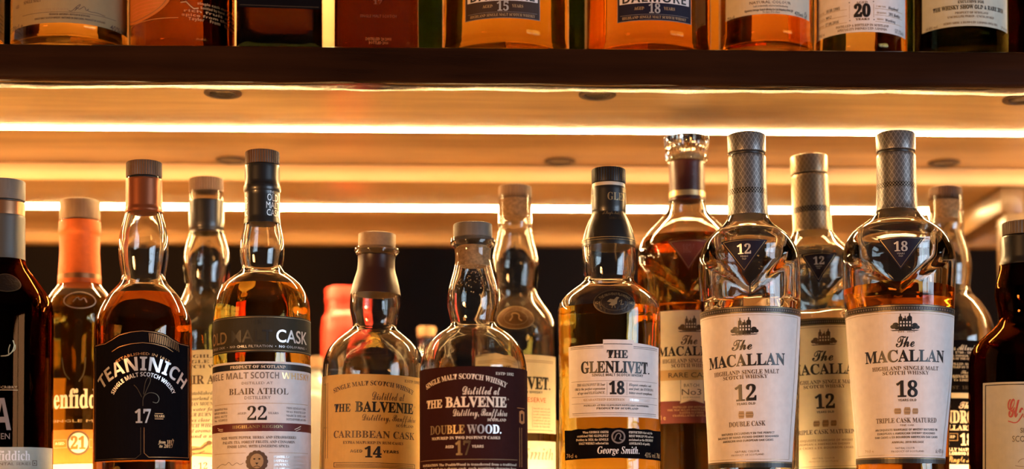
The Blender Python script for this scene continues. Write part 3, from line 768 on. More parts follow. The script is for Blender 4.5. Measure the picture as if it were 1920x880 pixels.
# the two tan and oxblood bottles with flat stoppers
def stout_bottle(label, c, Y, prof, cap, lip, seal):
    b = lower_bottle(label, c, Y)
    b.glass(prof, M_GLASS2)
    b.turned('stopper', cap, C_TAN if seal else C_WOODGREY)
    return b
b = stout_bottle('empty clear bottle with tan label marked 14 and flat wood stopper', [(450, 707), (700, 700)], 1.24,
    [(466, 40), (468, 42), (473, 42.3), (476, 40), (480, 35), (490, 34), (504, 34.5), (525, 40), (540, 44), (560, 47.4), (576, 47.8), (590, 45.5), (602, 42.5), (612, 41), (619, 44), (626, 54), (634, 64), (645, 76), (657, 85), (672, 91), (690, 94), (720, 94.5), (BASE_Y, 94)], [(433, 35), (464, 35)], None, True)
b.turned('seal', [(476, 34.2), (500, 34.2), (525, 39), (547, 44)], S_SEAL, over=0.0003, bevel=0)
b.liquid(0.045, L_GOLD, px=False)
it = [Rect(598, 702, 795, 920, P_KRAFT, 0), T('ESTD 1892', 757, 785, 709, 714, 'b', I_BROWN), T('SINGLE MALT SCOTCH WHISKY', 629, 773, 714.5, 723, 'b', I_BROWN, arc=14, fat=.006), T('Distilled at', 698, 757, 735, 750, 'sc', I_BROWN, fat=.006), T('THE', 629, 659, 758, 772.5, 'b', I_BLACK, fat=.012), T('BALVENIE', 667, 773, 754, 772.5, 'b', I_BLACK, fat=.018), Ell(776, 759, 1.6, 1.6, I_BLACK, 2, 10, .5),
      T('Distillery, Banffshire', 680, 777, 777, 789, 'sc', I_BROWN, fat=.004), T('SCOTLAND', 741, 773, 794.5, 799.5, 'b', I_BROWN, fat=.008), T('CARIBBEAN CASK', 628, 775, 808.5, 821.5, 'b', I_BROWN, fat=.004), T('EXTRA MATURED IN RUM CASKS', 645, 754, 828, 833, 'b', I_BROWN, fat=.008), T('AGED', 658, 680, 844, 849.5, 'sb', I_BLACK), T('14', 684, 715, 838.5, 858, 'b', I_BLACK, fat=.02), T('YEARS', 717, 746, 844, 849.5, 'sb', I_BLACK),
      *Frame(628, 868, 776, 877, 1.0, I_BLACK), Rect(631, 871, 773, 872, I_BROWN), Rect(631, 873.5, 773, 874.5, I_BROWN), Rect(616, 716, 616.8, 860, I_BROWN), Rect(612.5, 716, 613.3, 860, I_BROWN), T('NOSE', 609, 614, 717, 720, 's', I_BROWN), T('TASTE', 609, 615, 800, 803, 's', I_BROWN)]
b.label('label', it, 790)

b = stout_bottle('empty clear bottle with oxblood label marked 17 and misted neck', [(430, 886.5), (760, 888)], 1.18,
    [(448, 40), (450, 42), (458, 42.5), (462, 40), (466, 35), (478, 33.5), (490, 33.5), (505, 36), (518, 39.5), (536, 45), (554, 48.6), (568, 48.8), (584, 46.5), (598, 43), (608, 42), (614, 46), (620, 56), (627, 66), (637, 77), (648, 86), (660, 92), (675, 97), (695, 100), (740, 100), (BASE_Y, 99)], [(414, 36.5), (447, 36.5)], None, False)
b.turned('cork', [(456, 27), (497, 26.5)], C_CORK)
b.liquid(0.05, L_COPPER, px=False)
# condensation beads inside the neck: nobody could count them, one mesh
bm = bmesh.new(); rng = random.Random(3)
for k in range(240):
    py = rng.uniform(492, 556); z = b.za(py); th = rng.uniform(-1.7, 1.7)
    r = float(b.prof(z)) - 0.0028; q = rng.uniform(.00025, .0006)
    bmesh.ops.create_icosphere(bm, subdivisions=1, radius=q, matrix=Matrix.Translation((r * math.sin(th), -r * math.cos(th), z)))
me = bpy.data.meshes.new('condensation'); bm.to_mesh(me); bm.free(); finish(me, True, 180)
o = link('condensation', me, b.root, [glass('water_beads', (1, 1, 1), 1.33)]); o['kind'] = 'stuff'
it = [Rect(780, 687, 996, 920, P_OX, 0), T('ESTD 1892', 928, 961, 697.5, 702.5, 'b', I_CREAM), T('SINGLE MALT SCOTCH WHISKY', 802, 947, 701, 710.5, 'b', I_CREAM, arc=16, fat=.008), T('Distilled at', 868, 936, 725, 740, 'sc', I_CREAM, fat=.008), T('THE', 802, 831, 748, 763, 'b', I_CREAM, fat=.014), T('BALVENIE', 837, 948, 744.5, 763, 'b', I_CREAM, fat=.02), Ell(951, 748, 1.6, 1.6, I_CREAM, 2, 10, .5),
      T('Distillery, Banffshire', 851, 949, 767, 780, 'sc', I_CREAM, fat=.004), T('SCOTLAND', 913, 947, 785, 790, 'b', I_CREAM, fat=.008), T('DOUBLE', 809, 872, 797, 813, 'b', I_DULLGOLD, fat=.006), T('WOOD.', 876, 938, 797, 813, 'b', I_SILVER, fat=.006), T('MATURED IN TWO DISTINCT CASKS', 812, 936, 818.5, 823.5, 'b', I_CREAM, fat=.008), T('AGED', 837, 852, 835, 840, 'sb', I_CREAM), T('17', 855, 883, 828, 853, 'b', I_BRONZE, fat=.02), T('YEARS', 885, 906, 835, 840, 'sb', I_CREAM),
      Rect(790, 861.5, 968, 862.3, I_TAN), T('MATURATION The DoubleWood is transferred from a traditional', 795, 966, 869, 873.5, 'b', I_CREAM), T('whisky oak cask to a sherry cask, each acquiring character from', 795, 966, 876.5, 881, 'b', I_CREAM),
      Poly([(972, 769), (977, 766), (982, 769), (982, 790), (977, 793), (972, 790)], I_COPPER), Poly([(975, 774), (977, 772), (979, 774), (979, 786), (977, 788), (975, 786)], P_OX, 2), Rect(972, 800, 972.9, 875, I_COPPER), Rect(976, 800, 976.9, 875, I_COPPER), Rect(968, 762, 982, 763, I_COPPER)]
b.label('label', it, 780)

# eighteen with oval medallion
b = lower_bottle('bottle marked 18 with black cap, oval black medallion and white label', [(330, 1141), (860, 1143.5)], 1.22)
b.glass([(340, 30), (390, 30), (397, 30), (420, 39), (442, 46), (456, 49), (482, 50), (500, 49.8), (513, 48.5), (524, 45.5), (530, 48), (537, 58), (544, 68), (553, 79), (562, 88), (572, 93.5), (584, 96), (620, 96), (720, 95), (BASE_Y, 93)], M_GLASS2)
b.liquid(582, L_AMBER)
b.turned('cap', [(311, 32), (338, 32)], C_BLACK, 40, 0.0007)
b.turned('collar', [(339, 31), (347, 31)], plain('collar_plastic', (.55, .48, .38), .4))
sl = b.turned('sleeve', [(346, 32.5), (390, 32.8), (393, 32), (396, 30), (420, 40), (442, 47.2), (456, 49.5)], S_BLACK, over=0.0003, bevel=.0003)
b.label('sleeve_print', [T('THE', 1166, 1173, 351, 358, 'b', I_DULLGOLD), T('GLENLIVET', 1139, 1187, 361, 375, 'b', I_DULLGOLD), T('T', 1110, 1113, 362, 374, 'b', I_DULLGOLD)], 368, off=0.0011, parent=sl)
b.label('sleeve_script', [T('A Single Malt', 1126, 1168, 396, 402, 'sc', I_DULLGOLD), T('GEORGE SMITH', 1142, 1172, 407, 411, 'b', I_BRONZE), Rect(1085, 443.5, 1197, 445, I_DULLGOLD), Rect(1085, 448, 1197, 448.8, I_DULLGOLD)], 420, off=0.0011, ystep=5, parent=sl)
b.label('medallion', [Ell(1152, 567, 39, 23.5, M_BLACKMEDAL, 0, 48), Ell(1152, 567, 39, 23.5, I_BRONZE, 1, 48, hole=2), Ell(1152, 567, 25, 16, I_BRONZE, 1, 36, hole=1.2), T('THE PROUDLY FLOWING', 1125, 1179, 549, 554, 's', I_DULLGOLD, arc=8), T('1824', 1115, 1126, 565, 570, 's', I_DULLGOLD), T('1824', 1178, 1189, 565, 570, 's', I_DULLGOLD),
    Poly([(1138, 566), (1144, 561), (1151, 562), (1156, 557), (1161, 558), (1157, 563), (1156, 570), (1149, 574), (1141, 572), (1146, 568)], I_DULLGOLD, 2), Line([(1148, 574), (1147, 578)], 1.2, I_DULLGOLD), Line([(1152, 573), (1153, 578)], 1.2, I_DULLGOLD), Line([(1160, 566), (1165, 562), (1163, 572), (1168, 570)], 1.4, I_DULLGOLD)], 567, off=0.0008, ystep=5)
it = [Poly([(1068, 647), (1131, 645), (1131, 637), (1187, 637), (1187, 642), (1233, 646), (1233, 782), (1069, 782)], P_WHITE, 0), Rect(1072, 649, 1132, 650, I_BLACK), Rect(1072, 652, 1132, 653, I_GREY), Rect(1132, 644.5, 1184, 645.8, I_BLACK), Rect(1186, 649, 1230, 650, I_BLACK), Rect(1186, 652, 1230, 653, I_GREY),
      T('THE', 1138, 1176, 657, 671.5, 'b', I_BLACK, fat=.02), T('GLENLIVET', 1091, 1212, 678, 699, 'b', I_BLACK, fat=.02), Rect(1213, 697, 1215.5, 699.5, I_BLACK), T('SINGLE MALT SCOTCH WHISKY', 1111, 1204, 700.8, 705.8, 'sb', I_BLACK), Rect(1073, 714, 1230, 714.7, I_GREY), T('18', 1142, 1170, 717, 739, 'b', I_BLACK, fat=.03), Rect(1138, 717, 1138.7, 741, I_GREY), Rect(1174, 717, 1174.7, 741, I_GREY),
      *para([('THE GLENLIVET 18 Year', 1084, 1135), ('Old is the perfect expression', 1080, 1135), ('of age and ELEGANCE.', 1085, 1135)], 0, 0, 719, 7.6, 4.6, 'i', I_BLACK), *para([('Elegant, complex, oak', 1178, 1219), ('and fruit. An ENTICING', 1178, 1223), ('bitter-sweet symphony.', 1178, 1221)], 0, 0, 719, 7.6, 4.6, 'i', I_BLACK),
      Rect(1074, 743.5, 1230, 744.2, I_GREY), T('GUARANTEED EIGHTEEN', 1096, 1170, 747.5, 752, 'b', I_TAN), T('YEARS OF AGE', 1179, 1215, 747.5, 752, 'b', I_SILVER), Rect(1074, 756, 1230, 756.7, I_GREY), T('DISTILLED AT THE GLENLIVET DISTILLERY, BANFFSHIRE', 1096, 1214, 758.7, 762, 'b', I_BLACK, fat=.006), T('PRODUCT OF SCOTLAND', 1119, 1195, 764.3, 768, 'b', I_BLACK, fat=.01), Rect(1075, 774, 1228, 775.2, I_GREY), Rect(1075, 777.5, 1228, 778.2, I_GREY)]
b.label('label', it, 710)
wav = [(1060 + i * 12.7, 805.5 - 2.5 * math.sin(i / 14 * math.pi) + (0.8 if i % 2 else -0.8)) for i in range(15)]
it = [Poly(wav + [(1238, 862), (1150, 859), (1061, 862)], P_BLACK, 0), *para([('When GEORGE SMITH', 1094, 1141), ('established THE GLENLIVET', 1084, 1141), ('Distillery in 1824, the SINGLE', 1082, 1141), ('MALT WHISKY reflected his', 1087, 1141)], 0, 0, 808.5, 7, 4.2, 'b', I_CREAM), *para([('CONVICTION that only the', 1178, 1221), ('BEST WOULD DO and was', 1178, 1223), ('acclaimed as the HIGHEST', 1178, 1222), ('ASSURANCE of quality.', 1178, 1217)], 0, 0, 808.5, 7, 4.2, 'b', I_CREAM),
      Ell(1159, 819.5, 13, 13, I_GREY, 1), Ell(1159, 819.5, 10, 10, P_BLACK, 2), Line([(1152, 825), (1155, 815), (1161, 812), (1164, 818), (1160, 824), (1167, 826)], 2, I_GREY, 3, smooth=2), T('George Smith.', 1121, 1197, 838, 851, 'i', I_WHITE), T('70cl e', 1064, 1084, 850, 858, 's', I_TAN, fat=.01), T('43% vol. 70cl', 1207, 1235, 848, 857, 's', I_TAN, fat=.01)]
b.label('foot_label', it, 835)
b.label('back_label', [Rect(1060, 690, 1226, 885, P_CREAM, 0)], 790, back=True)  # added behind the liquid; catches strip light and makes it glow

# ---- the tall tapering bottles with a V shouldered crease
def creased(label, c, Y, prof, v, sleeve, cap, group=GRP_F, pale=False, liquid_=None, cap_mat=None):
    b = lower_bottle(label, c, Y, group)
    tip, edge, top = v                       # rows of the V's point, of its ends at the silhouette, and of the fading above
    sc = b.mpp(0.2)
    zt, ze, zf_ = float(b.zf(tip, .038)), b.za(edge), b.za(top)
    def disp(z, th):
        a = np.abs(th) / (math.pi / 2)
        zv = zt + (ze - zt) * np.abs(np.sin(th))
        band = 24 * sc * (1 - 0.5 * np.minimum(a, 1))
        q = np.clip((z - zv) / band, 0, 1)
        fade = np.clip((zf_ - z) / (0.022), 0, 1) * np.clip((0.92 - a) / .38, 0, 1)
        fade = fade * fade * (3 - 2 * fade)
        return -0.0062 * q * q * (3 - 2 * q) * fade
    b.disp = disp
    b.thick = lambda z: 0.0062 * min(1, max(0, (z - zt + .010) / .012)) * min(1, max(0, (zf_ + .002 - z) / .020))
    b.SEG = 120
    b.glass(prof, M_GLASS, rows=130)
    if liquid_: b.liquid(*liquid_)
    (c0, c1), (s0, s1, bead0, bead1) = cap, sleeve
    m = S_PALE if pale else S_STEEL
    b.turned('cap', [(c0, CAPW), (c1, CAPW)], cap_mat or m)
    b.turned('stopper_ring', [(c1, CAPW - 4), (s0, CAPW - 4)], C_BLACK)
    sl = b.turned('sleeve', [(s0, CAPW - 1), (s0 + 4, CAPW), ((s0 + s1) / 2, CAPW + .5), (s1, CAPW + 2)], m, over=0.0003, bevel=.0005)
    b.turned('sleeve_band', [(bead0, CAPW + 1.1), (bead1, CAPW + 1.2)], S_BEAD, over=0.0005, bevel=.0002, parent=sl)
    return b
def triangle(b, x0, x1, y0, y1, num, mid, face=P_NAVY, numink=I_SILVER, edge=I_DULLGOLD, txt=True):
    c = (x0 + x1) / 2; k = (x1 - x0) / 80
    A = lambda q: [(x0 + q * 2, y0 + q), ((x0 + c) / 2, y0 + q - 1.6), (c, y0 + q - 2.2), ((x1 + c) / 2, y0 + q - 1.6), (x1 - q * 2, y0 + q), (c, y1 - q * 2)]
    it = [Poly(A(0), face, 0), Line(A(2.2) + [A(2.2)[0]], 1.0, edge, 2), T(num, c - 12 * k, c + 12 * k, y0 + 8 * k, y0 + 25 * k, 'b', numink, fat=.01)]
    if txt: it += [T('YEARS', c - 7 * k, c + 7 * k, y0 + 28 * k, y0 + 31 * k, 's', numink), T('OLD', c - 4 * k, c + 4 * k, y0 + 32.5 * k, y0 + 35.5 * k, 's', numink)]
    b.label('neck_label', it, mid, off=0.0005, ystep=5, step=6)
CAPW = 35.5
b = creased('empty clear tapering bottle with blue triangle and white label marked 12, grey sleeve', [(265, 1399.5), (870, 1413)], 1.215,
    [(280, 31), (396, 34), (402, 35), (410, 38), (418, 43), (427, 52), (435, 62), (445, 73), (456, 82), (467, 88), (480, 92.5), (497, 94.5), (520, 94.5), (580, 93), (720, 88), (870, 83.5), (BASE_Y, 82)],
    (558, 488, 445), (286, 399, 350, 361), (245, 280), liquid_=(0.012, L_GOLD, False))
triangle(b, 1354, 1437, 450, 511, '12', 470)
def manor_label(cx, top, bot, y, num, h12, names, wide, casks, frame, extra, x0, x1, k=1.0, ink=I_BLACK, paper=P_WHITE, band=True, sl=0.0):
    L, Rr = x0, x1
    it = [Rect(L, top, Rr, bot, paper, 0, slant=frame)]
    if band:
        it += [Rect(L - 1, top, Rr + 1, top + 13, I_OLIVE, 1), Rect(L - 1, top + 1.6, Rr + 1, top + 2.8, I_DULLGOLD, 2), Rect(L - 1, top + 11, Rr + 1, top + 12, I_DULLGOLD, 2), Rect(L + frame, bot - 11, Rr - frame, bot, I_OLIVE, 1), Rect(L + frame, bot - 9.5, Rr - frame, bot - 8.5, I_DULLGOLD, 2)]
        for q in range(46): 
            xx = L + 4 + (Rr - L - 8) * q / 45
            it += [Rect(xx, top + 5.2, xx + 1.7, top + 8.6, I_GREY, 2)]
    it += [Rect(L + 6, top + 16.5, Rr - 6, top + 17.2, I_DULLGOLD), Line([(L + 6, top + 17), (L + 6 + frame, bot - 15)], .8, I_DULLGOLD), Line([(Rr - 6, top + 17), (Rr - 6 - frame, bot - 15)], .8, I_DULLGOLD), Rect(L + 6 + frame, bot - 15.5, Rr - 6 - frame, bot - 14.8, I_DULLGOLD)]
    it += castle(cx + y['castle'][0], y['castle'][1], 50 * k, ink, paper)
    for a in extra: it.append(a)
    return it
def manor_texts(rows, sl=0.0):
    return [T(t, x0, x1, y0, y1, st, ink, fat=fat, slope=sl) for t, x0, x1, y0, y1, st, ink, fat in rows]
rows = [('EST. 1824', 1383, 1408, 626, 629.5, 'b', I_GREY, 0), ('The', 1374, 1410, 637, 656, 'sc', I_BLACK, .012), ('MACALLAN', 1333, 1468, 664.5, 686, 'b', I_BLACK, .014), ('HIGHLAND SINGLE MALT', 1342, 1458, 694, 702, 'b', I_BROWN, .004), ('SCOTCH WHISKY', 1358, 1438, 703.5, 710.5, 'b', I_BROWN, .004), ('12', 1379, 1418, 723, 751.5, 'b', I_BLACK, .014),
        ('YEARS OLD', 1382, 1416, 755, 759.5, 'sb', I_BLACK, 0), ('DOUBLE CASK', 1367, 1435, 790.5, 799.5, 'b', I_BROWN, .004), ('MATURED EXCLUSIVELY IN THE PERFECT', 1353, 1452, 811, 815, 'sb', I_BLACK, 0), ('BALANCE OF HAND-PICKED SHERRY SEASONED', 1346, 1460, 817.8, 821.8, 'sb', I_BLACK, 0), ('AMERICAN AND EUROPEAN OAK CASKS', 1355, 1450, 824.5, 828.5, 'sb', I_BLACK, 0), ('NATURAL COLOUR', 1378, 1424, 845, 849, 's', I_BROWN, 0), ('PRODUCT OF SCOTLAND', 1371, 1433, 851.5, 855, 's', I_BROWN, 0)]
b.label('label', manor_label(1396, 574, 877, {'castle': (0, 613)}, '12', 0, 0, 0, 0, 9, manor_texts(rows, -0.03) + cask(1385, 771, 1396, 785, I_TAN, I_BROWN) + cask(1398, 772, 1413, 784, I_TAN, I_BROWN), 1314, 1495), 720)

CAPW = 36
b = creased('tapering bottle with blue triangle and white label marked 18, half full of amber spirit', [(262, 1679), (860, 1692)], 1.22,
    [(278, 31), (384, 34.5), (390, 35.5), (398, 40), (406, 46), (416, 56), (428, 73), (438, 84), (450, 93), (461, 98.5), (474, 102), (490, 104.5), (505, 104), (540, 102), (580, 99.5), (720, 92), (860, 85), (BASE_Y, 82)],
    (556, 490, 440), (283, 389, 339, 349), (243, 277), liquid_=(541, L_COPPER))
triangle(b, 1648, 1729, 446, 506, '18', 465)
rows = [('EST. 1824', 1684, 1712, 620.5, 624, 'b', I_GREY, 0), ('The', 1680, 1712, 631, 651, 'sc', I_BLACK, .012), ('MACALLAN', 1627, 1763, 657, 678.5, 'b', I_BLACK, .014), ('HIGHLAND SINGLE MALT', 1639, 1754, 687, 694.5, 'b', I_BROWN, .004), ('SCOTCH WHISKY', 1657, 1738, 696, 703, 'b', I_BROWN, .004), ('18', 1681, 1719, 716, 744.5, 'b', I_BLACK, .014), ('YEARS OLD', 1684, 1717, 748.5, 753, 'sb', I_BLACK, 0),
        ('TRIPLE CASK MATURED', 1643, 1755, 784, 793, 'b', I_BROWN, .004), ('FINE OAK', 1688, 1714, 796, 799.5, 's', I_BROWN, 0), ('AN EXQUISITE MARRIAGE OF WHISKY MATURED IN', 1641, 1757, 804, 808, 'sb', I_BLACK, 0), ('EUROPEAN & AMERICAN SHERRY SEASONED', 1645, 1753, 811, 815, 'sb', I_BLACK, 0), ('OAK CASKS & EX-BOURBON AMERICAN OAK CASKS', 1640, 1758, 818, 822, 'sb', I_BLACK, 0), ('ANNUAL 2018 RELEASE', 1672, 1732, 827.5, 831.5, 'sb', I_BROWN, 0), ('NATURAL COLOUR', 1679, 1715, 839, 842.5, 's', I_BROWN, 0), ('PRODUCT OF SCOTLAND', 1671, 1733, 845, 848.5, 's', I_BROWN, 0), ('70cl e', 1620, 1637, 843, 848, 's', I_TAN, 0), ('alc. 43% vol.', 1755, 1771, 841, 849, 's', I_BROWN, 0)]
b.label('label', manor_label(1695, 571, 869, {'castle': (0, 606)}, '18', 0, 0, 0, 0, 11, manor_texts(rows, -0.015) + cask(1677, 766, 1690, 777, I_TAN, I_BROWN) + cask(1695, 764, 1707, 778, I_TAN, I_BROWN) + cask(1710, 766, 1721, 777, I_TAN, I_BROWN), 1589, 1785), 720)
b.label('back_label', [Rect(1625, 620, 1760, 850, P_CREAM, 0)], 740, back=True)  # cream sheet added at the back to brighten the spirit

# dark bottle cut by the right border
b = lower_bottle('dark brown bottle cut by the right border, silver label with red script', [(420, 1921), (860, 1924)], 1.22)
b.glass([(438, 37), (490, 42), (494, 44), (515, 47), (531, 51), (545, 54), (558, 54), (575, 51), (590, 47.5), (600, 47), (610, 51), (620, 61), (631, 73), (647, 89), (660, 97), (672, 101), (690, 102.5), (720, 103), (BASE_Y, 103)], M_BROWN)
b.liquid(500, L_DEEP)
b.turned('cap', [(411, 40), (436, 40)], C_WOODGREY, 44, 0.0006)
b.turned('sleeve', [(437, 40), (440, 42.5), (492, 43)], S_BLACK, over=0.0004)
it = [Rect(1848, 716, 2000, 920, P_GREY, 0), Line([(1853, 920), (1853, 721), (1995, 721)], 2.6, I_BLACK), T('Glenfarclas', 1892, 1990, 749, 782, 'sc', I_RED, fat=.02), Line([(1893, 790), (1908, 795), (1917, 780)], 2, I_RED, smooth=2), T('SINGLE HIGHLAND', 1914, 1990, 803, 812, 's', I_BLACK), T('SCOTCH WHISKY', 1900, 1988, 818, 829, 's', I_BLACK), Line([(1910, 868), (1914, 862), (1922, 860), (1928, 866)], 1.2, I_GREY, smooth=2), Line([(1905, 874), (1918, 876), (1935, 872)], 1.2, I_GREY, smooth=2)]
b.label('label', it, 790)

# ------------------------------------------------------------------ lower shelf, rear row
b = lower_bottle('amber bottle with orange sleeve and orange label marked 21', [(390, 150.5), (860, 147)], 1.325, GRP_R)
b.glass([(408, 35), (528, 36), (533, 38), (542, 44), (553, 53), (565, 60), (578, 64), (595, 65.5), (640, 65), (BASE_Y, 66)], M_GLASS)
b.liquid(562, L_AMBER)
b.turned('cap', [(370, 37), (407, 37)], C_WOOD)
sl = b.turned('sleeve', [(409, 37.5), (432, 38.5), (437, 36.5), (470, 36.5), (529, 40)], S_ORANGE, over=0.0003, bevel=.0004)
b.turned('sleeve_band', [(511, 39.4), (520, 39.8)], S_BAND, over=0.0005, parent=sl, bevel=.0001)
b.label('emblem', [Ell(150, 563, 30, 16, I_SILVER, 1, 30, hole=1.6), Line([(138, 566), (146, 556), (150, 564), (158, 557), (162, 567)], 1.6, I_SILVER, smooth=1)], 563, off=.0006, ystep=6)
b.label('lettering', [T('Glenfiddich', 86, 207, 730, 765, 'b', I_CREAM, fat=.012), T('SINGLE MALT', 99, 200, 787, 792, 's', I_TAN), Line([(118, 670), (122, 700), (132, 712)], 2.4, I_BRONZE, smooth=2), Line([(160, 670), (158, 700), (148, 716)], 2.4, I_BRONZE, smooth=2)], 750)
b.label('label', [Rect(82, 806, 214, 869, P_ORANGE, 0), Rect(82, 870, 214, 915, P_CREAM, 0), Ell(147, 831, 21, 23, I_BROWN, 1), Ell(147, 831, 17, 19, I_CREAM, 2), T('21', 133, 160, 820, 842, 'b', I_RUST, fat=.03, layer=3), *Frame(103, 824, 127, 840, 1, I_TAN), T('AGED', 106, 123, 829, 834, 's', I_CREAM), *Frame(166, 824, 190, 840, 1, I_TAN)], 840)
b.label('back_label', [Rect(110, 620, 128, 760, P_ORANGE, 0), Rect(160, 700, 190, 860, P_CREAM, 0)], 740, back=True)  # strips added at the back to brighten the amber from behind

b = lower_bottle('empty clear bottle with cream label of italic text and black sleeve', [(345, 387), (840, 390)], 1.33, GRP_R)
b.glass([(356, 30.5), (372, 31), (415, 31), (434, 29.5), (440, 31.5), (460, 38), (480, 43), (494, 44.2), (510, 43.5), (525, 41.5), (536, 40.5), (545, 42), (556, 46), (570, 55), (585, 66), (600, 74), (620, 78), (BASE_Y, 78)], M_GLASS2)
b.liquid(0.03, L_PALE, px=False)
b.turned('cap', [(329, 32), (354, 32)], C_WOOD, 40, 0.0007)
b.turned('sleeve', [(371, 32), (373, 32.5), (416, 32.5), (424, 32), (428, 30), (433, 30)], S_BLACK, over=0.0003, bevel=.0004)
it = [Rect(316, 656, 462, 915, P_CREAM, 0), T('HIGHLAND', 346, 428, 665, 671, 'b', I_BROWN), T('SINGLE MALT', 336, 440, 675, 681, 'b', I_BROWN), T('SCOTCH WHISKY', 330, 446, 684.5, 690.5, 'b', I_BROWN), T('BLAIR ATHOL', 330, 450, 704, 720, 'b', I_BROWN, fat=.01)]
for i, l in enumerate(['distillery, established in 1798, stands', 'on peaty moorland in the foothills of', 'the GRAMPIAN MOUNTAINS. An ancient', 'source of water for the distillery,', 'ALLT DOUR BURN - The Burn of the', 'Otter, flows close by. This single', 'malt SCOTCH WHISKY has a mellow', 'deep toned aroma, a strong fruity', 'flavour and a smooth finish.']):
    it.append(T(l, 328, 452, 734 + i * 10.1, 740.5 + i * 10.1, 'i', I_BROWN))
it += [Poly([(345, 853), (350, 843), (362, 836), (376, 838), (384, 830), (392, 827), (398, 830), (396, 836), (404, 840), (418, 838), (430, 846), (436, 856), (400, 858)], I_TAN, 1), Line([(352, 846), (366, 842), (378, 842), (386, 835), (394, 831)], 4, I_BROWN, 2, smooth=2), Ell(392, 831, 5, 4, I_BROWN, 2, 14), Line([(350, 855), (372, 850), (398, 852), (430, 855)], 1.6, I_BROWN, 3, smooth=1), Line([(360, 848), (370, 852), (384, 846)], 1.4, I_BROWN, 3, smooth=1), T('12', 373, 389, 868, 880, 'b', I_BROWN), *[Ell(x, 874, .9, .9, I_BROWN, 1, 8) for x in (352, 359, 366, 396, 403, 410)]]
b.label('label', it, 760)

b = lower_bottle('empty clear bottle with bronze oval medallion, behind the oxblood labelled one', [(355, 965.5), (840, 967)], 1.33, GRP_R)
b.glass([(368, 31), (414, 31.4), (418, 32.6), (423, 32.4), (427, 30), (440, 32), (453, 34.6), (475, 40.5), (493, 44.5), (508, 44.5), (525, 43), (540, 41.2), (550, 42), (560, 46), (570, 53), (583, 63), (595, 71), (608, 77), (625, 80.5), (645, 82), (BASE_Y, 82)], M_GLASS2)
b.liquid(0.07, L_PALE, px=False)
b.turned('cap', [(344, 31), (368, 31)], C_WOOD, 40, 0.0007)
b.turned('cork', [(369, 24), (404, 23.5)], C_CORK)
b.label('medallion', [Ell(967, 596, 35, 22, M_BRONZE, 0, 44), Ell(967, 596, 35, 22, I_DULLGOLD, 1, 44, hole=1.6), Ell(967, 596, 22, 14, I_DULLGOLD, 1, 36, hole=1), Line([(956, 602), (962, 594), (958, 589), (967, 587), (974, 591), (972, 598), (978, 602)], 2.4, I_GOLD, smooth=2)], 596, off=.0008, ystep=5)
it = [Rect(893, 665, 1041, 812, P_CREAM, 0), Rect(898, 675, 1036, 676, I_TAN), Rect(898, 678, 1036, 679, I_TAN), T('THE', 950, 984, 686, 700, 'b', I_BLACK, fat=.02), T('GLENLIVET', 906, 1027, 707, 729, 'b', I_BLACK, fat=.02), Rect(1028, 726.5, 1030.5, 729.5, I_BLACK), T('SINGLE MALT SCOTCH WHISKY', 918, 1016, 733, 737.5, 'sb', I_BLACK), T("FOUNDER'S RESERVE", 915, 1022, 745.5, 754, 's', I_RUST, fat=.006), *para(['Smooth and rich with', 'creamy sweetness and', 'a soft orchard fruit', 'character, matured in', 'traditional oak and', 'American first-fill', 'casks in Speyside.'], 999, 1030, 764, 5.6, 3.4, 'b', I_TAN), Rect(997, 762, 997.6, 802, I_TAN), Rect(898, 806, 1036, 807, I_TAN)]
b.label('label', it, 740)
b.label('foot_label', [Rect(893, 827, 1041, 915, P_GREY, 0), T('George Smith', 897, 1036, 841, 862, 'i', I_GREY)], 850)

CAPW = 34
b = lower_bottle('wide amber bottle with crystal stopper, maroon neck and maroon triangle', [(270, 1287), (740, 1293)], 1.315, GRP_R)
zt, ze = float(b.zf(566, .04)), b.za(492); sc = b.mpp(.2); zf_ = b.za(462)
def disp(z, th, zt=zt, ze=ze, sc=sc, zf_=zf_):
    a = np.abs(th) / (math.pi / 2); zv = zt + (ze - zt) * np.abs(np.sin(th))
    q = np.clip((z - zv) / (24 * sc * (1 - .5 * np.minimum(a, 1))), 0, 1); f = np.clip((zf_ - z) / .018, 0, 1) * np.clip((0.92 - a) / .38, 0, 1)
    return -0.0062 * q * q * (3 - 2 * q) * f * f * (3 - 2 * f)
b.disp = disp; b.SEG = 120
b.thick = lambda z: 0.0062 * min(1, max(0, (z - zt + .010) / .012)) * min(1, max(0, (zf_ + .002 - z) / .018))
b.glass([(297, 31), (340, 31.5), (372, 33), (380, 34), (390, 36), (400, 40), (412, 50), (423, 61), (434, 71), (445, 80), (456, 87), (468, 91.5), (482, 94), (500, 95), (580, 95), (BASE_Y, 92)], M_GLASS, rows=130)
b.liquid(450, L_COPPER)
b.turned('stopper', [(248, 42.5), (251, 43), (268, 40.5), (272, 38.5), (277, 38.5), (281, 39.5), (292, 39), (297, 35), (299, 33)], M_CRYSTAL, 24, 0.0011, bevel=.0012, angle=20)
b.turned('stopper_plug', [(285, 28), (296, 28)], S_PALE)
b.turned('sleeve', [(297, 32.8), (372, 33.2)], S_MAROON, over=0.0003, bevel=.0004)
b.turned('sleeve_band', [(355, 34), (365, 34.2)], I_GOLD, over=0.0006, bevel=.0002)
triangle(b, 1254, 1328, 451, 507, '1824', 468, P_MAROON, I_MAROON, I_DULLGOLD, False)
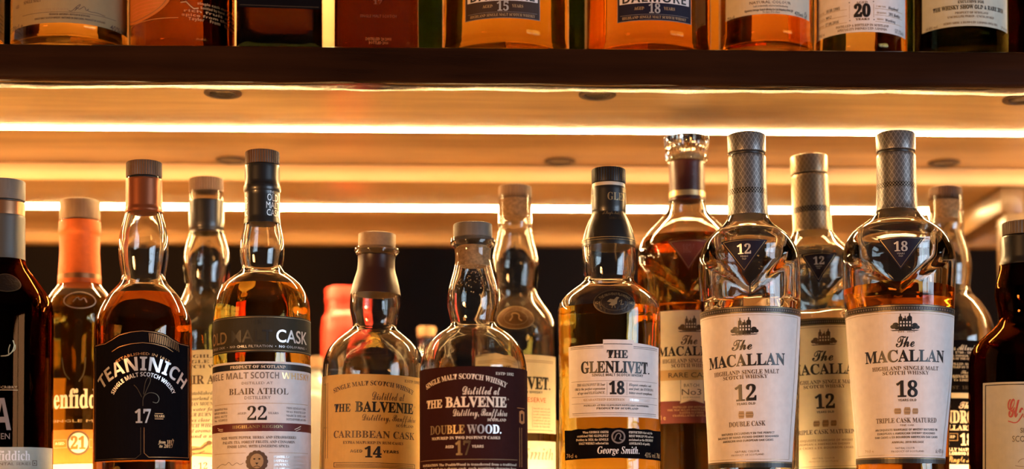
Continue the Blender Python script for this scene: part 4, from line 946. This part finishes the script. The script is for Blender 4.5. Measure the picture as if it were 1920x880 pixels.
it = [Rect(1190, 582, 1390, 752, P_CREAM, 0), Rect(1190, 752, 1390, 794, P_MAROON, 0), Rect(1190, 693.5, 1390, 713, I_GOLD, 1), *castle(1294, 609, 46, I_BROWN, P_CREAM), T('EST. 1824', 1283, 1306, 620, 623, 'b', I_GREY), T('The', 1277, 1307, 629, 646, 'sc', I_BROWN, fat=.012), T('MACALLAN', 1236, 1352, 650, 667, 'b', I_BLACK, fat=.012), T('HIGHLAND SINGLE MALT', 1244, 1346, 673, 680.5, 'b', I_BROWN), T('SCOTCH WHISKY', 1260, 1330, 682, 689, 'b', I_BROWN), T('RARE CASK', 1255, 1333, 699, 708, 's', I_BROWN, layer=3),
      Poly([(1276, 713), (1319, 713), (1319, 757), (1297, 751), (1276, 757)], I_CREAM, 2), Line([(1277, 713), (1277, 756), (1297, 750), (1318, 756), (1318, 713)], .9, I_GREY, 3), T('BATCH', 1283, 1310, 720, 726, 's', I_BROWN, layer=3), T('No3', 1279, 1314, 730, 741, 's', I_BROWN, layer=3), T('2018 RELEASE', 1281, 1312, 744, 747, 's', I_GREY, layer=3),
      *para([('DISTILLED AND BOTTLED BY', 1263, 1330), ('THE MACALLAN DISTILLERS LTD', 1253, 1338), ('EASTER ELCHIES', 1275, 1318), ('CRAIGELLACHIE SCOTLAND', 1263, 1330)], 0, 0, 762, 5.3, 3.6, 'b', I_TAN), T('70cl e', 1228, 1250, 778, 787, 's', I_TAN)]
b.label('label', it, 690)

CAPW = 34.5
b = creased('empty clear tapering bottle behind, pale sleeve, cream label marked 12', [(303, 1514), (750, 1541)], 1.30, 
    [(320, 31), (424, 33.5), (431, 35), (440, 39), (450, 45), (458, 52), (466, 60), (476, 70), (487, 78), (500, 84), (515, 87), (535, 88), (610, 87), (740, 82), (BASE_Y, 77)],
    (582, 525, 482), (323, 430, 384, 395), (286, 320), GRP_R, True, (0.02, L_PALE, False))
triangle(b, 1501, 1566, 476, 530, '12', 495)
rows = [('The', 1523, 1560, 658, 677, 'sc', I_BLACK, .012), ('MACALLAN', 1484, 1607, 683, 702, 'b', I_BLACK, .012), ('HIGHLAND SINGLE MALT', 1492, 1598, 713, 720, 'b', I_BROWN, .004), ('SCOTCH WHISKY', 1508, 1582, 722, 728, 'b', I_BROWN, .004), ('12', 1529, 1564, 741, 766, 'b', I_BLACK, .014), ('YEARS OLD', 1532, 1563, 771, 775, 'sb', I_BLACK, 0), ('TRIPLE CASK MATURED', 1494, 1599, 806, 814, 'b', I_BROWN, .004),
        ('AN EXQUISITE MARRIAGE OF WHISKY', 1494, 1597, 824, 828, 'sb', I_TAN, 0), ('EUROPEAN & AMERICAN SHERRY', 1496, 1592, 831, 835, 'sb', I_TAN, 0), ('OAK CASKS & EX-BOURBON CASKS', 1494, 1598, 838, 842, 'sb', I_TAN, 0), ('NATURAL COLOUR', 1525, 1565, 858, 861, 's', I_TAN, 0), ('PRODUCT OF SCOTLAND', 1519, 1572, 864, 867, 's', I_TAN, 0)]
b.label('label', manor_label(1543, 597, 890, {'castle': (0, 634)}, '12', 0, 0, 0, 0, 8, manor_texts(rows) + cask(1526, 789, 1538, 800, I_TAN, I_BROWN) + cask(1542, 788, 1554, 801, I_TAN, I_BROWN) + cask(1557, 789, 1568, 800, I_TAN, I_BROWN), 1460, 1622, .92, I_BROWN, P_CREAM), 730)

b = lower_bottle('clear bottle with small dark cap and black label, behind the half full tapering bottle', [(360, 1772.5), (800, 1780)], 1.335, GRP_R)
b.glass([(371, 31), (418, 32), (422, 33), (428, 33), (434, 31), (447, 34), (465, 39.5), (481, 43.5), (500, 45), (520, 44), (540, 42), (549, 44), (558, 51), (568, 60), (580, 68), (592, 75), (606, 80), (622, 83), (640, 84.5), (BASE_Y, 85)], M_GLASS2)
b.liquid(0.06, L_PALE, px=False)
b.turned('cap', [(347, 30), (371, 30)], C_BROWN, 40, 0.0007)
b.turned('cork', [(372, 24), (408, 23.5)], C_CORK)
it = [Rect(1690, 638, 1866, 737, P_BLACK, 0), Rect(1690, 737, 1866, 747, P_CREAM, 0), Rect(1690, 747, 1866, 871, P_BLACK, 0), Rect(1690, 871, 1866, 915, P_CREAM, 0), T('James Allardice', 1762, 1834, 647, 657, 'sc', I_CREAM, fat=.006), T('1790 - 1849', 1790, 1824, 659.5, 663.5, 'b', I_CREAM), *para([('FARMER, PIONEER, DISTILLER', 1766, 1838), ('FOUNDER OF THE GLENDRONACH', 1764, 1842)], 0, 0, 666, 5.2, 3.6, 'b', I_CREAM), *para([('DISTILLED, MATURED', 1774, 1832), ('& BOTTLED BY THE FAMED', 1770, 1836)], 0, 0, 681, 5.8, 4, 'b', I_CREAM), T('The', 1800, 1813, 695, 701, 'sc', I_CREAM), T('GLENDRONACH DISTILLERY', 1764, 1844, 703, 709, 'b', I_CREAM, arc=3), T('Co. LIMITED', 1788, 1822, 711, 715, 'b', I_CREAM), T('EST. 1826', 1778, 1822, 724, 730, 'b', I_BRONZE),
      T('The', 1796, 1820, 754, 766, 'sc', I_CREAM, fat=.02), T('GLENDRONACH', 1738, 1857, 771, 793, 'b', I_CREAM, fat=.025), T('ALLARDICE', 1768, 1840, 798, 807, 'b', I_CREAM, fat=.02), *Frame(1768, 813, 1795, 827, .9, I_TAN), T('AGED', 1774, 1790, 817, 822, 'b', I_CREAM), T('18', 1799, 1821, 814.5, 835, 'b', I_CREAM, fat=.02), *Frame(1827, 813, 1850, 827, .9, I_TAN), T('FULLY MATURED IN', 1768, 1840, 840.5, 846, 'b', I_CREAM, fat=.01), T('OLOROSO SHERRY', 1774, 1836, 848, 853.5, 'b', I_CREAM, fat=.01), T('Single Malt', 1776, 1832, 856, 867, 'sc', I_GOLD, fat=.012)]
b.label('label', it, 770)

# ---- out of focus things behind on the rear half of the lower shelf
b = Bottle('whisky_bottle', 'blurred bottle with red sleeve, behind the tan label bottle', [(545, 648), (860, 648)], 1.66, Z_S, 'bottle', GRP_R)
b.glass([(560, 28), (585, 30), (610, 36), (640, 37), (660, 38), (690, 46), (720, 54), (760, 58), (885, 58)], M_GLASS)
b.turned('cap', [(536, 37), (562, 38)], S_RED)
b.turned('sleeve', [(562, 34), (568, 36), (582, 36), (590, 42), (615, 45), (668, 45)], S_RED, over=0.0004)
b.liquid(700, L_AMBER)
b = Bottle('decanter', 'blurred pale decanter behind the bottles marked 22 and 14', [(700, 588), (860, 588)], 1.53, Z_S, 'decanter')
b.glass([(690, 14), (705, 16), (712, 22), (722, 34), (735, 46), (760, 56), (800, 60), (885, 58)], plain('pale_ceramic', (.30, .30, .31), .2))
b.turned('stopper', [(668, 17), (690, 19)], C_WOOD)
b = Bottle('whisky_bottle', 'blurred short amber bottle behind the gap beside the oxblood label', [(640, 800), (860, 800)], 1.62, Z_S, 'bottle', GRP_R)
b.glass([(628, 16), (650, 16), (662, 22), (680, 38), (700, 46), (885, 46)], M_GLASS)
b.turned('cap', [(612, 17), (630, 17)], C_TAN)
b.liquid(690, L_GOLD)

# ------------------------------------------------------------------ upper shelf
def upper_bottle(label, ax, half, Y, glass_m, liq, shoulder=0.165, cap=C_BLACK, neck=0.016, hgt=0.27, square=0, wall=0.0036, base_th=0.010, group=GRP_U, level=None):
    b = Bottle('whisky_bottle', label, [(0, ax), (80, ax)], Y, Z_T, 'bottle', group, square=square)
    R = half * b.mpp(0.02)
    b.glass_m([(0, R * .9), (.0016, R * .965), (.005, R * .998), (.03, R), (shoulder - .01, R), (shoulder + .008, R * .93), (shoulder + .028, R * .55), (shoulder + .04, neck * 1.08), (shoulder + .05, neck), (hgt, neck)], glass_m, wall=wall, base_th=base_th, rows=70)
    if liq: b.liquid(level or shoulder - .015, liq, px=False)
    b.square, sq = 0, b.square
    b.turned('cap', [(hgt - .012, neck * 1.12), (hgt + .028, neck * 1.12)], cap, m=True)
    b.square = sq
    return b
YU = 1.265
b = upper_bottle('clear bottle with cream label at the left border, mostly cut off', -90, 93, YU, M_GLASS, L_AMBER)
b.label('label', [Rect(-180, -60, 2, 52, P_CREAM, 0), *[Rect(-120, 4 + i * 8, 0, 5 + i * 8, I_BROWN) for i in range(5)]], 30)
b = upper_bottle('round amber bottle with beige label bearing a handwritten signature', 132, 107.5, YU, M_GLASS, L_GOLD, base_th=.018)
it = [Rect(29, -120, 234, 43, P_BUFF, 0), T('DISTILLERY MANAGER', 68, 128, 16, 20.5, 'b', I_TAN), Line([(128, 20), (133, 22), (143, 10), (150, 6), (144, 14), (138, 20)], 1.0, I_BROWN, smooth=2), Line([(140, 18), (142, 12), (146, 18), (156, 8), (158, 19), (164, 12), (160, 17), (168, 19), (176, 18), (192, 21)], 1.0, I_BROWN, smooth=2), Rect(48, 22.6, 212, 23.4, I_BROWN), T('PRODUCED, MATURED & BOTTLED IN SCOTLAND', 94, 165, 25.5, 29, 'sb', I_BROWN), T('SINGLE MALT SCOTCH WHISKY. MATURED IN OAK CASKS. PRODUCT OF SCOTLAND', 69, 192, 32, 35.5, 'sb', I_BROWN), T('70cl e', 31, 49, 36, 44, 's', I_BROWN, fat=.012), T('40% vol', 201, 231, 34, 43, 's', I_BROWN, fat=.012), T('SINGLE MALT', 50, 80, -4, 2, 'b', I_BROWN), T('AGED', 36, 42, -1, 5, 's', I_BROWN)]
b.label('label', it, 20)
b = upper_bottle('copper glowing bottle with printed oval and lines of copper lettering', 343, 96, YU, M_GLASS, L_BURNT)
it = [Ell(262, -16, 76, 49, P_ORANGE, 0, 60), Ell(262, -16, 70, 44, I_BROWN, 1, 60, hole=.9), *[Rect(252, -4 + i * 7, 316 - i * 10, -2.6 + i * 7, I_RUST, 1) for i in range(4)], Rect(250, 33, 334, 34.2, I_COPPER), *para([('single cask matured', 368, 432), ('bottled by hand, warming', 374, 434), ('rich fruit and', 344, 434), ('spice from the oak', 340, 436)], 0, 0, 1.5, 7.8, 4.5, 'sb', I_COPPER), T('Taylor    From    Speyside', 352, 436, 31.5, 37, 'sb', I_COPPER), Line([(338, 5), (348, 3), (356, 11), (362, 15), (370, 13)], 2, I_GOLD)]
b.label('lettering', it, 20)
b = upper_bottle('square greenish black bottle with thick glass base and black label', 524, 79, YU, M_SMOKE, L_BURNT, square=7, base_th=.026, wall=.010)
b.label('label', [Rect(449, -120, 598, 15.5, P_BLACK, 0), Rect(452, 11, 595, 12, I_BRONZE)], 5)
b = upper_bottle('square dark brown bottle with etched lettering', 706, 78, YU, M_GLASS, L_DEEP, square=7, wall=.005)
b.label('lettering', [T('DISTILLED 20.2001', 686, 732, 71, 76, 's', I_COPPER), T('BOTTLED 2016', 692, 727, 78, 83, 's', I_COPPER), T('SINGLE MALT SCOTCH', 676, 742, 28, 33, 's', I_BROWN), T('17', 700, 716, 0, 8, 'b', I_BROWN)], 60)
def stag_bottle(label, ax, half, num, x0, x1, yb, face, liq):
    b = upper_bottle(label, ax, half, YU, M_GLASS, liq, shoulder=.13, base_th=.014)
    c = (x0 + x1) / 2; w = x1 - x0
    it = [Rect(x0, -90, x1, yb, face, 0), Rect(x0 + 4, yb - 54, x1 - 4, yb - 33, P_WHITE, 1), T('DALMORE', c - w * .43, c + w * .43, yb - 52, yb - 34.5, 'sb', I_BLACK, layer=2), T(num, c - 10, c + 11, yb - 31, yb - 14, 'b', I_SILVER, fat=.01), T('AGED', c - 36, c - 18, yb - 26, yb - 20.5, 'b', I_TAN), T('YEARS', c + 17, c + 37, yb - 26, yb - 20.5, 'b', I_TAN), T('HIGHLAND SINGLE MALT SCOTCH WHISKY', x0 + 9, x1 - 9, yb - 9, yb - 4, 'b', I_TAN), *Frame(x0, -90, x1, yb, 1.2, I_GREY), Rect(x0 + 5, yb - 12, x1 - 5, yb - 11.3, I_GREY)]
    b.label('label', it, yb - 20)
    return b
stag_bottle('wide amber bottle with dark grey label marked 15', 948, 119.5, '15', 875, 1010, 34, P_SLATE, L_AMBER)
stag_bottle('wide deep orange bottle with navy label marked 18', 1214, 118.5, '18', 1160, 1293, 38.5, P_NAVY, L_COPPER)
b = upper_bottle('clear bottle with cream label reading natural colour', 1435, 87, YU, M_GLASS, L_COPPER, base_th=.021)
b.label('label', [Rect(1363, -120, 1515, 26, P_CREAM, 0), T('NATURAL COLOUR', 1407, 1481, 1.5, 6.5, 's', I_BROWN, fat=.006), T('Casks individually selected and bottled by', 1413, 1476, 9, 12.5, 's', I_BLACK), T('Signatory Vintage Scotch Whisky Co. Ltd, Pitlochry PH16 5JP', 1398, 1485, 16, 20, 'sb', I_BLACK), T('Product of Scotland', 1431, 1461, 21, 24.5, 's', I_BLACK), T('70cl', 1366, 1379, 21, 27.5, 's', I_BLACK, fat=.008), T('43%vol', 1488, 1503, 17, 24.5, 's', I_BLACK, fat=.008), Ell(1508, 19.5, 4, 7, I_BLACK, 1, 24, hole=1), Line([(1507, 16), (1509, 19), (1507, 24)], 1.6, I_BLACK)], 15)
b = upper_bottle('golden bottle with pinkish label marked 20', 1613, 86, YU, M_GLASS, L_GOLD)
b.label('label', [Rect(1533, -120, 1694, 60, P_WHITE, 0), T('AGED', 1606, 1627, 2.5, 7, 'b', I_BROWN), T('20', 1602, 1632, 9.5, 31, 'b', I_BLACK, fat=.045), T('YEARS', 1605, 1630, 34, 38, 'b', I_BROWN, fat=.02), T('DISTILLED & BOTTLED IN SCOTLAND', 1570, 1664, 45, 49.5, 'b', I_BROWN), T('SPECIALITY DRINKS LTD. LONDON', 1573, 1661, 51.5, 56, 'b', I_BROWN), T('18.08.1995', 1552, 1577, 9, 14.5, 'i', I_BLACK), T('9852', 1552, 1562, 22, 26.5, 'i', I_BLACK), T('27.08.2016', 1551, 1575, 34, 39, 'i', I_BLACK), T('Hogshead', 1663, 1681, 9, 14.5, 'i', I_BLACK), T('281 Bottles', 1664, 1684, 21, 26.5, 'i', I_BLACK), T('Working', 1658, 1676, 33.5, 38.5, 'i', I_BLACK), *[Rect(1538, y, 1590, y + .7, I_TAN) for y in (15.5, 27.5, 40)], *[Rect(1640, y, 1688, y + .7, I_TAN) for y in (15.5, 27.5, 40)], T('DATE', 1540, 1549, 11, 14, 'b', I_TAN), T('CASK No', 1540, 1550, 23, 26, 'b', I_TAN), T('BOTTLED', 1539, 1549, 35.5, 38.5, 'b', I_TAN), T('CASK TYPE', 1642, 1659, 10, 13, 'b', I_TAN), T('QUANTITY', 1643, 1660, 22, 25, 'b', I_TAN), T('STRENGTH', 1643, 1655, 34, 37, 'b', I_TAN), *[Ell(x, y, 1.1, 1.1, I_BLACK, 1, 10) for x, y in ((1594, 3.5), (1637, 3), (1595, 37.5), (1638, 37))], Rect(1594, 8, 1594.6, 33, I_TAN), Rect(1637, 8, 1637.6, 33, I_TAN), T('70cl e', 1538, 1549, 50, 56, 's', I_BLACK), T('57.1%vol', 1675, 1690, 49, 57, 's', I_BLACK)], 30)
b = upper_bottle('dark green bottle with pale grey-green label, last of the upper row', 1801, 86, YU, M_GREEN, L_DARK, base_th=.022)
b.label('label', [Rect(1733, -120, 1884, 49, plain('paper_sage', (.50, .52, .44), .55, noise=.05, nscale=180), 0), T('EXCLUSIVE FOR', 1797, 1843, 1, 6, 'b', I_BLACK, fat=.01), T('THE WHISKY SHOW OLD & RARE 2018', 1753, 1876, 9.5, 17, 'b', I_BLACK, fat=.016), T('PRODUCT OF SCOTLAND', 1792, 1850, 22, 26, 'b', I_BROWN), T('UNCHILLFILTERED - UNCOLOURED', 1779, 1860, 29, 33, 'b', I_BROWN), T('BERRY BROS. & RUDD LTD, LONDON SW1A 1EG', 1772, 1866, 40.5, 44.5, 'b', I_BROWN), T('60.8% vol', 1740, 1761, 42, 47.5, 's', I_BROWN, fat=.006), T('70cl', 1872, 1883, 42, 47, 's', I_BROWN)], 25)
# second rank on the upper shelf: only slivers show between the bottles in front
for ax, half, gm, lq, lab in ((20, 60, M_DARKGLASS, L_DEEP, 'dark bottle standing behind the gap at the upper left, beside the signed label'),
                              (240, 62, M_BROWN, L_DEEP, 'dark brown bottle behind the gap between the signed label and the copper bottle'),
                              (815, 55, M_GREEN, L_PALE, 'dark green bottle behind the gap left of the label marked 15'),
                              (1082, 62, M_GREEN, L_GOLD, 'grey-green bottle behind the gap between labels marked 15 and 18'),
                              (1335, 52, M_GLASS, L_AMBER, 'amber bottle behind the gap right of the navy label marked 18'),
                              (1525, 60, M_BROWN, L_DEEP, 'dark brown bottle behind the gap left of the label marked 20'),
                              (1702, 54, M_GREEN, L_PALE, 'green bottle behind the gap right of the label marked 20'),
                              (1925, 62, M_BROWN, L_DEEP, 'dark bottle at the upper right corner')):
    upper_bottle(lab, ax, half, 1.42, gm, lq, group='whisky bottles in the rear row of the upper shelf')
bpy.data.objects.remove(_text_obj)
